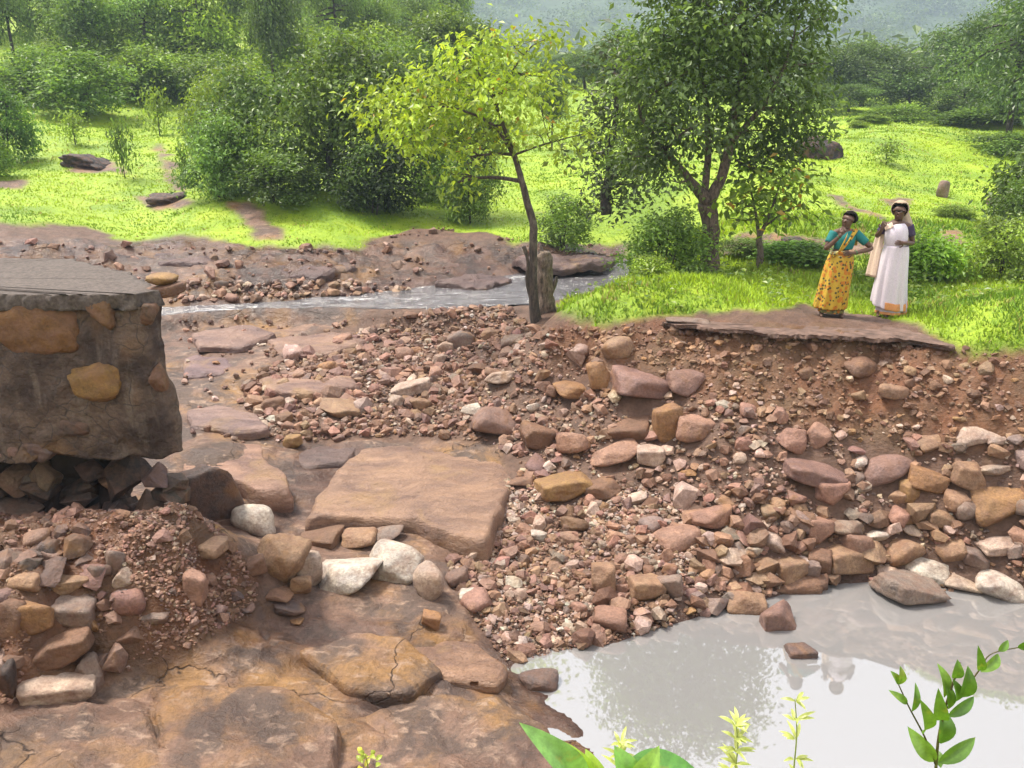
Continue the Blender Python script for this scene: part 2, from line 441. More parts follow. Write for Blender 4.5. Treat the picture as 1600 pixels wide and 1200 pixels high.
P_GRASS = [(-1500,352),(0,350),(130,353),(210,376),(300,370),(400,384),(560,384),(645,352),(760,362),(800,375),(985,380),(985,425),(960,450),(880,468),(868,488),(940,497),(1035,491),(1290,478),(1440,508),(1500,540),(1600,551),(2600,640),(2600,-900),(-1500,-900)]
P_BARE = [[(236,225),(252,225),(290,290),(272,290)],[(352,318),(392,318),(450,372),(400,375)],[(205,300),(265,298),(300,325),(240,332)],[(90,250),(180,248),(195,264),(110,266)],
          [(1125,392),(1160,362),(1290,374),(1420,380),(1500,362),(1510,388),(1400,402),(1150,405)],[(1290,300),(1315,298),(1390,345),(1370,345)],[(1380,300),(1420,300),(1430,312),(1390,312)],[(-50,285),(40,285),(45,300),(-50,300)],
          ]
P_SOIL = [(838,515),(940,497),(1040,497),(1440,522),(1600,550),(2600,640),(2600,1000),(1700,740),(1600,710),(1400,700),(1300,680),(1130,640),(1000,590),(930,575),(870,570)]
P_MOUND = [(-900,780),(200,760),(290,780),(345,830),(410,900),(410,950),(340,1000),(230,1040),(150,1080),(60,1100),(0,1110),(-900,1150)]
P_BED = [[(-1500,920),(410,930),(470,900),(560,860),(700,880),(740,990),(800,1050),(960,1200),(960,1900),(-1500,1900)],
         [(-1500,470),(640,468),(600,500),(480,520),(430,560),(400,620),(430,690),(560,690),(780,690),(790,830),(640,880),(400,880),(280,800),(-1500,800)],
         [(-1500,365),(985,378),(985,425),(600,478),(250,484),(-1500,484)]]
def masks(x, y, zb):
    u, v = project(x, y, zb)
    j1 = fbm2(x, y, 1.3, 4, 3); j2 = fbm2(x, y, 1.3, 4, 9)
    amp = 9.0 + 5.0 * (y < 14)
    uu, vv = u + j1 * amp * 2.2, v + j2 * amp
    far = y > 75
    g = (in_poly(uu, vv, P_GRASS) | far) & (y > 10.2)
    bare = np.zeros_like(g)
    for p in P_BARE: bare |= in_poly(u + j1 * 22, v + j2 * 9, p)
    bare |= (fbm2(x, y, 0.5, 4, 31) > 0.62) & (v > 230) & (y > 13)
    s = in_poly(u + j1 * 14, v + j2 * 10, P_SOIL) & (y < 15) & (y > 8)
    mo = in_poly(uu, vv, P_MOUND) & (y < 10)
    b = np.zeros_like(g)
    for p in P_BED: b |= in_poly(u + j1 * 20, v + j2 * 10, p)
    return (g & ~bare).astype(float), (s | mo).astype(float), (b & ~mo).astype(float), u, v, bare & g
def terrain(x, y, full=False):
    x = np.atleast_1d(np.asarray(x, float)); y = np.atleast_1d(np.asarray(y, float))
    z = base_h(x, y)
    g, s, b, u, v, bare = masks(x, y, z)
    # layered bedrock: plates with small steps
    bed = z + 0.10 * fbm2(x, y, 0.55, 3, 5) + 0.05 * fbm2(x * 0.6, y * 1.5, 1.4, 3, 6)
    tilt = 0.10 * x * 0.35 + 0.06 * y
    st = 0.085
    q = (bed + tilt) / st
    fr = q - np.floor(q)
    terr = (np.floor(q) + sstep(0.72, 1.0, fr)) * st - tilt
    zb = 0.35 * bed + 0.65 * terr
    zb += 0.012 * fbm2(x, y, 5, 4, 8)
    near = sstep(9.5, 7.5, y)
    hol = fbm2(x, y, 2.6, 3, 61); zb += near * (0.09 * fbm2(x * .7, y * 1.5, 1.6, 4, 62) - 0.10 * sstep(0.34, 0.52, hol))
    zb = np.where(y > 17, bed + 0.55 * (terr - bed) * 1.6 + 0.15 * np.abs(fbm2(x, y * 1.5, 0.9, 4, 44)) + 0.16 * np.abs(fbm2(x, y * 1.9, 2.4, 4, 45)) - .05, zb)
    rough = z + 0.05 * fbm2(x, y, 1.1, 3, 12) + 0.035 * fbm2(x, y, 4, 4, 13)
    soil = z + 0.20 * fbm2(x, y, 1.3, 4, 14) + 0.12 * fbm2(x, y, 4.5, 4, 15) + .05 * np.abs(fbm2(x, y, 9, 3, 19))
    hum = np.clip((y - 9) / 30, 0, 1.6)
    turf = z + 0.05 * fbm2(x, y, 0.9, 3, 16) + 0.62 * hum * fbm2(x, y, 0.16, 3, 18) + 0.10 * fbm2(x, y, 0.45, 3, 23) * np.minimum(hum, .5) * 2
    out = rough.copy()
    out = np.where(b > 0, zb, out); out = np.where(s > 0, soil, out); out = np.where(g > 0, turf, out); out = np.where(bare, turf + 0.06 * np.abs(fbm2(x, y, 2.2, 3, 21)), out)
    out = np.where(z < 0.02, np.minimum(out, z + 0.03), out)
    if full: return out, g, s, b, u, v, bare
    return out

NR, NCOL = 560, 430
ys = np.geomspace(4.4, 118, NR)
ss = np.linspace(-1.06, 1.06, NCOL)
GY = np.repeat(ys, NCOL); GX = np.tile(ss, NR) * (GY * 0.94 + 1.6)
GZ, m_g, m_s, m_b, g_u, g_v, m_bare = terrain(GX, GY, True)
def blur(a, k=1):
    a = a.reshape(NR, NCOL)
    for _ in range(k):
        p = np.pad(a, 1, mode='edge')
        a = (p[1:-1, 1:-1] * 2 + p[:-2, 1:-1] + p[2:, 1:-1] + p[1:-1, :-2] + p[1:-1, 2:]) / 6
    return a.ravel()
i = np.arange(NR - 1)[:, None] * NCOL; j = np.arange(NCOL - 1)[None]
GF = np.stack([i + j, i + j + 1, i + NCOL + j + 1, i + NCOL + j], -1).reshape(-1, 4)
# the stream: a ribbon running down from the right behind the bank to the left
sl = np.array([at_z(u, v, z) for u, v, z in [(1150,405,1.66),(1040,412,1.64),(960,426,1.62),(880,440,1.60),(800,452,1.57),(700,462,1.53),(600,468,1.50),(500,473,1.47),(400,478,1.44),(300,484,1.41),(200,490,1.38),(50,498,1.34),(-200,505,1.3)]])
hw = np.array([.9, 1.0, 1.2, 1.35, 1.45, 1.25, .85, .5, .3, .42, .5, .5, .5])

_sy = np.concatenate([np.stack([np.linspace(sl[k][d], sl[k + 1][d], 12) for d in range(3)] + [np.linspace(hw[k], hw[k + 1], 12)], 1) for k in range(len(sl) - 1)])
sel = np.where((GY > 13) & (GY < 30) & (GX < 9))[0]
for c0 in range(0, len(sel), 8000):
    ii = sel[c0:c0 + 8000]
    d2 = (GX[ii, None] - _sy[None, :, 0]) ** 2 + (GY[ii, None] - _sy[None, :, 1]) ** 2
    kk = d2.argmin(1); q = np.sqrt(d2.min(1)) / _sy[kk, 3]; wz = _sy[kk, 2]
    q = q * (1 + 0.25 * fbm2(GX[ii], GY[ii], 1.2, 3, 77))
    stones = 0.14 * np.clip(fbm2(GX[ii], GY[ii], 1.6, 3, 78) - 0.12, 0, 1) * 2
    bedz = np.minimum(GZ[ii], wz - 0.16 * (1 - q * q) + stones)
    bank_ = np.maximum(GZ[ii], wz + 0.05 + 0.05 * (q - 1))
    GZ[ii] = np.where(q < 1, bedz, np.where(q < 1.9, np.maximum(GZ[ii], wz + 0.16 * np.clip(q - 1, 0, 0.5) * np.clip((1.9 - q) / 0.4, 0, 1) + np.minimum(0, GZ[ii] - wz) * (1 - np.clip((1.9 - q) / 0.4, 0, 1))), GZ[ii]))
# soft, smooth-edged transitions in height where two kinds of ground meet
zz = blur(GZ, 1)
edge = np.clip(blur(np.abs(blur(m_g, 1) - m_g) + np.abs(blur(m_s, 1) - m_s) + np.abs(blur(m_b, 1) - m_b), 2) * 4, 0, 1)
GZ = GZ * (1 - edge) + blur(GZ, 3) * edge
stream_d = np.minimum(1, np.abs(GY))
wet = np.clip(0.9 * sstep(0.16, 0.02, GZ) * (GY < 12) + m_b * 0.75 * sstep(0.05, 0.4, fbm2(GX, GY, 0.45, 4, 55)) , 0, 1)
wet = np.maximum(wet, 0.8 * (m_b > 0) * in_poly(g_u, g_v, [(440,760),(470,690),(600,700),(500,800),(430,830)]))
wet = np.maximum(wet, .9 * m_b * sstep(.05, .35, fbm2(GX * .8, GY * 1.3, .8, 4, 58)) * (GY < 8.3))
wet = np.maximum(wet, 0.75 * m_b * sstep(0.22, 0.02, np.abs(GZ - 1.48)) * (GY > 14))
wet = np.maximum(wet, (GY > 17) * m_b * np.clip(.85 + 1.2 * fbm2(GX, GY, .5, 4, 57), .25, 1))
wet = np.maximum(wet, .55 * m_s * (GY < 9) * np.clip(.5 + fbm2(GX, GY, 1.2, 3, 59), 0, 1))
wet = blur(wet * (m_g < .5), 1)
m_bare_rock = m_bare.astype(float)
ground_me = mesh_np('ground', np.stack([GX, GY, GZ], 1), GF, M_GROUND, True, None,
                    {'grass': blur(m_g, 1), 'soil': blur(m_s, 2), 'bedrock': blur(np.maximum(m_b, 0.8 * m_bare_rock), 1), 'wet': wet})
ground = tag(obj('ground', ground_me), kind='structure')

# look-up of the finished surface
_GZ2 = GZ.reshape(NR, NCOL)
_ly0, _ly1 = math.log(4.4), math.log(118)
def H(x, y):
    x = np.atleast_1d(np.asarray(x, float)); y = np.clip(np.atleast_1d(np.asarray(y, float)), 4.41, 117.9)
    r = (np.log(y) - _ly0) / (_ly1 - _ly0) * (NR - 1)
    c = np.clip((x / (y * 0.94 + 1.6) + 1.06) / 2.12 * (NCOL - 1), 0, NCOL - 1.001)
    r0 = np.clip(np.floor(r).astype(int), 0, NR - 2); c0 = np.floor(c).astype(int); fr = r - r0; fc = c - c0
    return (_GZ2[r0, c0] * (1 - fr) * (1 - fc) + _GZ2[r0 + 1, c0] * fr * (1 - fc) + _GZ2[r0, c0 + 1] * (1 - fr) * fc + _GZ2[r0 + 1, c0 + 1] * fr * fc)
def hit(u, v):
    """first point of the ground seen at a photo pixel"""
    yy = np.geomspace(4.5, 110, 2500)
    t = np.tan(dip(v)); z = CAM_Z - yy * t
    zc = yy * CP + (CAM_Z - z) * SP
    x = (u - 800.0) / F_PX * zc
    h = H(x, yy)
    k = np.argmax(h >= z)
    return np.array([x[k], yy[k], h[k]])
def mask_at(x, y, which):
    r = np.clip(np.round((np.log(np.clip(y, 4.41, 117)) - _ly0) / (_ly1 - _ly0) * (NR - 1)).astype(int), 0, NR - 1)
    c = np.clip(np.round((x / (y * 0.94 + 1.6) + 1.06) / 2.12 * (NCOL - 1)).astype(int), 0, NCOL - 1)
    return which.reshape(NR, NCOL)[r, c]

# the near bank the camera stands on, below the frame
nx, ny = np.meshgrid(np.linspace(-11, 11, 90), np.linspace(-7, 4.7, 60))
prof = np.interp(ny, [-7, 0, 1.2, 2.4, 3.6, 4.7], [4.0, 3.9, 3.7, 2.5, 1.2, -0.55])
prof = np.where(nx < 0, np.maximum(prof, np.interp(ny, [4.0, 4.7], [0.4, 0.1]) * np.clip(-nx, 0, 1)), prof)
prof = prof + 0.06 * fbm2(nx.ravel(), ny.ravel(), 1.2, 3, 71).reshape(nx.shape)
i = np.arange(59)[:, None] * 90; j = np.arange(89)[None]
nf = np.stack([i + j, i + j + 1, i + 90 + j + 1, i + 90 + j], -1).reshape(-1, 4)
one = np.ones(nx.size)
nb_me = mesh_np('near_bank', np.stack([nx.ravel(), ny.ravel(), prof.ravel()], 1), nf, M_GROUND, True, None, {'grass': one * (ny.ravel() < 2.6), 'soil': one, 'bedrock': one * 0, 'wet': one * 0})
tag(obj('bank', nb_me), kind='structure')

# ------------------------------------------------------------------ water
def pool_mat():
    m, n, l, b = new_mat('silty_water')
    b.inputs['Base Color'].default_value = (0.235, 0.23, 0.232, 1)
    b.inputs['Roughness'].default_value = 0.02
    b.inputs['IOR'].default_value = 3.3
    b.inputs['Specular IOR Level'].default_value = 0.5
    pos = geo_pos(n)
    l.new(bump_n(n, l, noise_n(n, l, pos, 1.4, 2, 0.4), 0.008, 0.04), b.inputs['Normal'])
    return m
def stream_mat():
    m, n, l, b = new_mat('running_water')
    pos = geo_pos(n)
    st = n.new('ShaderNodeMapping'); st.inputs['Scale'].default_value = (0.8, 2.6, 1); st.inputs['Rotation'].default_value = (0, 0, 0.2); l.new(pos, st.inputs[0])
    a = noise_n(n, l, st.outputs[0], 2.4, 5, 0.65, 0.8)
    foam = ramp(n, l, noise_n(n, l, st.outputs[0], 1.7, 6, 0.7, 0.6), [(0.56, 0.0), (0.72, 0.8)])
    l.new(mixc(n, l, foam, (0.085, 0.078, 0.085), (0.62, 0.62, 0.66)), b.inputs['Base Color'])
    r = n.new('ShaderNodeMapRange'); r.inputs['To Min'].default_value = 0.08; r.inputs['To Max'].default_value = 0.6; l.new(foam, r.inputs['Value'])
    l.new(r.outputs[0], b.inputs['Roughness']); b.inputs['IOR'].default_value = 2.2
    l.new(bump_n(n, l, a, 0.7, 0.12), b.inputs['Normal'])
    return m
px_ = np.linspace(-2.5, 16, 120); py_ = np.linspace(3.9, 10.5, 60)
wx, wy = np.meshgrid(px_, py_)
i = np.arange(59)[:, None] * 120; j = np.arange(119)[None]
wf = np.stack([i + j, i + j + 1, i + 120 + j + 1, i + 120 + j], -1).reshape(-1, 4)
ctr = np.stack([wx.ravel()[wf].mean(1), wy.ravel()[wf].mean(1)], 1)
keep = (H(ctr[:, 0], ctr[:, 1]) < 0.22) | (ctr[:, 1] < 4.7)
keep &= ~((ctr[:, 0] < -0.3) & (ctr[:, 1] < 6.0))
pool = tag(obj('pool_water', mesh_np('pool_water', np.stack([wx.ravel(), wy.ravel(), np.zeros(wx.size)], 1), wf[keep], pool_mat())), kind='structure')

# the stream's surface
tt = np.linspace(0, 1, 140); k0 = np.linspace(0, 1, len(sl))
cl = np.stack([np.interp(tt, k0, sl[:, k]) for k in range(3)], 1); hwv = np.interp(tt, k0, hw)
tn = np.gradient(cl[:, :2], axis=0); tn /= np.linalg.norm(tn, axis=1)[:, None]; nrm = np.stack([-tn[:, 1], tn[:, 0]], 1)
NW = 13; SV = []
for q in np.linspace(-1, 1, NW):
    w2 = cl[:, :2] + nrm * (q * hwv * (1 + 0.15 * fbm2(cl[:, 0], cl[:, 1] + q * 9, 0.8, 3, 90)))[:, None]
    SV.append(np.concatenate([w2, (cl[:, 2] + 0.03 * fbm2(w2[:, 0] , w2[:, 1], 2.0, 3, 91))[:, None]], 1))
SV = np.concatenate(SV); n0 = len(tt)
i = np.arange(NW - 1)[:, None] * n0; j = np.arange(n0 - 1)[None]
tag(obj('stream_water', mesh_np('stream_water', SV, np.stack([i + j, i + j + 1, i + n0 + j + 1, i + n0 + j], -1).reshape(-1, 4), stream_mat())), kind='structure')

# ------------------------------------------------------------------ far wooded hill
hx, hy = np.meshgrid(np.linspace(-.72, .72, 120), np.geomspace(112, 2000, 110))
hx = hx * (hy + 60)
def hill_h(x, y):
    r = sstep(300, 1500, y)
    z = 5.5 + 250 * r + 12 * sstep(110, 150, y) * 0
    z += 70 * fbm2(x.ravel(), y.ravel(), 0.0022, 4, 120).reshape(np.shape(x)) * (0.02 + r)
    return z + 10 * sstep(90, 400, np.abs(x)) * sstep(110, 160, y) - 2.5
hz = hill_h(hx, hy)
i = np.arange(109)[:, None] * 120; j = np.arange(119)[None]
tag(obj('hill', mesh_np('hill', np.stack([hx.ravel(), hy.ravel(), hz.ravel()], 1), np.stack([i + j, i + j + 1, i + 120 + j + 1, i + 120 + j], -1).reshape(-1, 4), simple_mat('hill_scrub', (0.06, 0.10, 0.03), 0.9, 0.4, 0.06))), kind='structure')

# ------------------------------------------------------------------ rocks
def ico(sub):
    bm = bmesh.new(); bmesh.ops.create_icosphere(bm, subdivisions=sub, radius=1.0)
    V = np.array([v.co[:] for v in bm.verts]); Fc = np.array([[v.index for v in f.verts] for f in bm.faces]); bm.free()
    return V / np.linalg.norm(V, axis=1)[:, None], Fc
ICO = {k: ico(k) for k in (1, 2, 3, 4, 5)}
def rock_shape(seed, sub=3, p=14, planes=13, rough=0.06, rough_scale=2.2):
    r = np.random.default_rng(seed)
    D, Fc = ICO[sub]
    N = r.normal(size=(planes, 3)); N /= np.linalg.norm(N, axis=1)[:, None]
    N = np.concatenate([N, np.eye(3), -np.eye(3)]); d = np.concatenate([r.uniform(0.62, 1.02, planes), r.uniform(0.8, 1.0, 6)])
    s = np.clip(D @ N.T, 0, None) / d
    R = (s ** p).sum(1) ** (-1.0 / p)
    V = D * R[:, None]
    if rough: V *= 1 + rough * fbm(V * rough_scale + seed % 97, 3 if sub < 4 else 5, seed % 1000)[:, None]
    V -= (V.max(0) + V.min(0)) / 2
    V /= (V.max(0) - V.min(0)) / 2
    return V, Fc
def hull_shape(seed, npts=13, bevel=0.0):
    r = np.random.default_rng(seed)
    D = r.normal(size=(npts, 3)); D /= np.linalg.norm(D, axis=1)[:, None]; D *= r.uniform(.8, 1.0, (npts, 1))
    bm = bmesh.new()
    for d in D: bm.verts.new(d)
    res = bmesh.ops.convex_hull(bm, input=bm.verts[:])
    bmesh.ops.delete(bm, geom=[v for v in bm.verts if not v.link_faces], context='VERTS')
    if bevel:
        bmesh.ops.dissolve_limit(bm, angle_limit=.2, verts=bm.verts[:], edges=bm.edges[:])
        bmesh.ops.bevel(bm, geom=bm.edges[:] + bm.verts[:], offset=bevel, segments=2, profile=.6, affect='EDGES', clamp_overlap=True)
    bmesh.ops.triangulate(bm, faces=bm.faces[:]); bmesh.ops.recalc_face_normals(bm, faces=bm.faces[:])
    bm.verts.index_update()
    V = np.array([v.co[:] for v in bm.verts]); Fc = np.array([[v.index for v in f.verts] for f in bm.faces]); bm.free()
    V -= (V.max(0) + V.min(0)) / 2; V /= (V.max(0) - V.min(0)) / 2
    return V, Fc
def rock_mesh(name, seed, sub=3, p=14, planes=13, rough=0.06, mat=None):
    V, Fc = rock_shape(seed, sub, p, planes, rough)
    return mesh_np(name, V, Fc, mat or M_ROCK, True)
PAL = dict(white=(.54, .495, .455), pale=(.46, .36, .305), pink=(.335, .20, .155), purple=(.23, .145, .128), tan=(.315, .205, .135), orange=(.30, .17, .085), brown=(.185, .108, .074),
           dark=(.05, .038, .035), grey=(.225, .175, .155), slate=(.115, .086, .082), black=(.026, .024, .028), ochre=(.31, .195, .085))
def jitter(c, k=0.12, r=random):
    f = 1 + r.uniform(-k, k)
    return tuple(max(0.01, x * f * (1 + r.uniform(-k / 3, k / 3))) for x in c)
HERO_SPOTS = []
def hero(u, v, w, h, colour, label, name='boulder', p=12, planes=11, seed=None, rot=None, sink=0.22, group=None, sub=4, depth=0.85, tilt=0.25, cat='rock', y=None, rough=0.07, wz=None):
    """a single rock seen at (u, v) with a width and height in photo pixels"""
    vb = v + h * 0.36
    base = at_z(u, vb, wz) if wz is not None else hit(u, vb) if y is None else at_y(u, vb, y)
    sc_ = px_scale(base); W = w * sc_; dd = float(dip(vb))
    dp = depth * W
    hh = min(max((h * sc_ - dp * math.sin(dd) * 0.85) / math.cos(dd), 0.30 * W), 1.6 * W)
    hh *= 1 / (1 - sink * 0.6)
    seed = seed if seed is not None else int(u * 7 + v * 13)
    me = rock_mesh(name, seed, sub, p * 1.9 if p >= 9 else p, planes, rough)
    o = obj(name, me)
    cz = base[2] + hh / 2 - sink * hh
    o.location = (base[0], base[1] + dp * 0.25, cz)
    o.scale = (W / 2 * 1.06, dp / 2, hh / 2)
    r = random.Random(seed)
    o.rotation_euler = rot if rot else (r.uniform(-tilt, tilt) * 0.5, r.uniform(-tilt, tilt), r.uniform(-0.35, 0.35))
    o.color = (*jitter(PAL[colour] if isinstance(colour, str) else colour, 0.06, r), 1)
    tag(o, label, cat, group)
    HERO_SPOTS.append((base[0], base[1], W / 2))
    return o

def plate(name, outline, z, thick, colour, label, rough=0.03, dome=0.05, seed=1, zslope=(0, 0), cat='rock', parent=None, bed=False):
    """a flat bed of rock from its outline (photo pixels on height z), with broken sides"""
    P = np.array([at_z(u, v, z)[:2] for u, v in outline])
    n = 110
    seg = np.linalg.norm(np.roll(P, -1, 0) - P, axis=1); cum = np.concatenate([[0], np.cumsum(seg)])
    Q = np.concatenate([P, P[:1]])
    t = np.linspace(0, cum[-1], n, endpoint=False)
    B = np.stack([np.interp(t, cum, Q[:, k]) for k in (0, 1)], 1)
    B = (B * 2 + np.roll(B, 1, 0) + np.roll(B, -1, 0)) / 4
    c = B.mean(0); size = np.abs(B - c).max()
    B += (np.stack([fbm2(B[:, 0], B[:, 1], 2.5, 4, seed), fbm2(B[:, 0], B[:, 1], 2.5, 4, seed + 5)], 1)) * 0.05 * size
    rings = []
    def zt(p): return z + (p[:, 0] - c[0]) * zslope[0] + (p[:, 1] - c[1]) * zslope[1]
    for s, dz in ((1.03, -thick * 1.5), (1.035, -thick), (1.03, -thick * 0.55), (1.012, -thick * 0.2), (0.995, -0.022), (0.975, -0.002), (0.94, 0.004), (0.86, 0.01), (0.75, 0.012), (0.62, 0.015), (0.48, 0.015), (0.34, 0.018), (0.2, 0.018), (0.08, 0.018)):
        p = c + (B - c) * s
        ledge = np.round(fbm2(p[:, 0], p[:, 1], 1.3, 3, seed + 9) * 4) / 4 * dome if s < 0.99 else 0
        nz = rough * fbm2(p[:, 0], p[:, 1], 3.0, 5, seed + 2) + dome * fbm2(p[:, 0], p[:, 1], 0.9, 2, seed + 3)
        if s > 1:
            q = fbm(np.stack([p[:, 0] * 3, p[:, 1] * 3, np.full(n, dz * 9)], 1), 3, seed + 4)
            p = c + (p - c) * (1 + 0.05 * q[:, None])
        rings.append(np.concatenate([p, (zt(p) + dz + nz + ledge * 0.6)[:, None]], 1))
    m = len(rings)
    V = np.concatenate(rings + [np.array([[c[0], c[1], rings[-1][:, 2].mean()]])])
    i = np.arange(m - 1)[:, None] * n; j = np.arange(n)[None]; j2 = (j + 1) % n
    F4 = np.stack([i + j, i + j2, i + n + j2, i + n + j], -1).reshape(-1, 4)
    j = np.arange(n); F3 = np.stack([np.full(n, m * n), (m - 1) * n + j, (m - 1) * n + (j + 1) % n], 1)
    o0 = np.array([c[0], c[1], z - thick]); V = V - o0
    area = np.cross(np.append(B[1] - B[0], 0), np.append(B[2] - B[1], 0))[2]
    if np.sum(B[:, 0] * np.roll(B[:, 1], -1) - np.roll(B[:, 0], -1) * B[:, 1]) < 0:
        F4 = F4[:, ::-1]; F3 = F3[:, ::-1]
    att = {'grass': np.zeros(len(V)), 'soil': np.zeros(len(V)), 'bedrock': np.ones(len(V)), 'wet': np.clip(1.1 * fbm2(V[:, 0] + c[0], V[:, 1] + c[1], .9, 4, 58) + .1, 0, .8)} if bed else None
    o = obj(name, mesh_np(name, V, [F4, F3], M_GROUND if bed else M_SLAB, True, None, att), parent, tuple(o0))
    o.color = (*(PAL[colour] if isinstance(colour, str) else colour), 1)
    tag(o, label, cat, None, 'thing')
    return o

plate('rock_slab', [(480,808),(492,778),(540,722),(575,698),(660,690),(745,698),(805,718),(800,760),(775,800),(758,838),(700,824),(640,806),(560,800)], 0.62, 0.34, (.265, .165, .115),
      'largest flat slab of pinkish bedrock lying in the middle of the riverbed', seed=11, dome=0.05, zslope=(0.0, 0.035))
plate('rock_slab', [(284,716),(330,694),(408,692),(412,716),(448,742),(452,762),(405,764),(368,752),(290,744)], 0.82, 0.26, (.29, .175, .13),
      'flat pink ledge of rock with dark broken front, right beside the left causeway', seed=12, dome=0.03)
plate('rock_slab', [(290,640),(340,632),(400,648),(420,668),(370,674),(300,664)], 0.95, 0.10, (.25, .165, .145), 'thin pinkish shelf of rock just behind the left causeway corner', seed=13, dome=0.02)
plate('rock_slab', [(440,712),(500,698),(560,700),(540,722),(480,730)], 0.66, 0.14, (.13, .088, .08), 'dark wet shelf touching the far left of the largest slab', seed=14, dome=0.02)
plate('rock_slab', [(285,560),(345,546),(375,560),(350,582),(290,588)], 1.10, 0.10, (.20, .13, .13), 'purplish shelf of wet rock beyond the corner of the left causeway', seed=15, dome=0.02)
plate('rock_slab', [(400,585),(470,560),(540,572),(560,600),(480,612),(415,606)], 1.08, 0.11, (.28, .175, .135), 'pale pink shelf of rock left of the mid-river rubble', seed=16, dome=0.02)
plate('rock_slab', [(420,530),(520,518),(580,530),(520,548),(440,552)], 1.24, 0.09, (.255, .16, .125), 'low pink shelf of rock just below the stream, left of the thin tree', seed=17, dome=0.02)
plate('rock_slab', [(300,520),(390,506),(430,520),(380,540),(310,540)], 1.27, 0.08, (.235, .15, .125), 'low shelf of rock at the waterline of the stream near the left causeway', seed=18, dome=0.02)
plate('rock_slab', [(610,1016),(700,998),(745,1005),(790,1040),(775,1068),(700,1060),(640,1040)], 0.22, 0.10, (.25, .15, .10), 'rounded ledge of foreground bedrock ending at the pool edge', seed=19, dome=0.03)

for k, (ol, zz, cc) in enumerate([([(-60,1120),(40,1098),(120,1090),(222,1104),(250,1180),(262,1290),(-60,1290)], .585, (.23, .135, .075)), ([(240,1102),(330,1066),(440,1072),(530,1120),(520,1190),(500,1290),(290,1290),(268,1200)], .495, (.265, .165, .105)), ([(470,1018),(560,990),(630,996),(690,1040),(640,1078),(540,1074)], .325, (.25, .15, .09)), ([(545,1125),(660,1090),(780,1090),(850,1130),(890,1190),(900,1260),(560,1260)], .20, (.26, .155, .10))]):
    plate('rock_slab', ol, zz, .13, cc, ['ochre brown bedrock sheet in the bottom left corner', 'bedrock sheet bounded by two dark cracks at the bottom left', 'small raised bedrock sheet in front of the three pale boulders', 'smooth bedrock sheet sloping to the pool at bottom centre'][k], seed=140 + k, dome=.07, rough=.07, zslope=(-.03, 0.02), bed=True)
for k, (ol, zz) in enumerate([([(800,405),(880,396),(960,402),(940,414),(840,418)], 1.86), ([(230,398),(300,388),(360,398),(320,410),(250,410)], 2.0), ([(420,420),(500,408),(560,418),(500,430)], 1.86), ([(680,440),(740,430),(800,436),(760,446)], 1.66)]):
    plate('rock_slab', ol, zz, .12, (.12, .076, .072), ['broad pink shelf on the far bank right of the thin tree', 'dark low shelf on the far bank above the left causeway deck', 'low dark shelf in the middle of the far bank rubble', 'dark wet shelf at the far edge of the stream'][k], seed=80 + k, dome=.13, rough=.09)

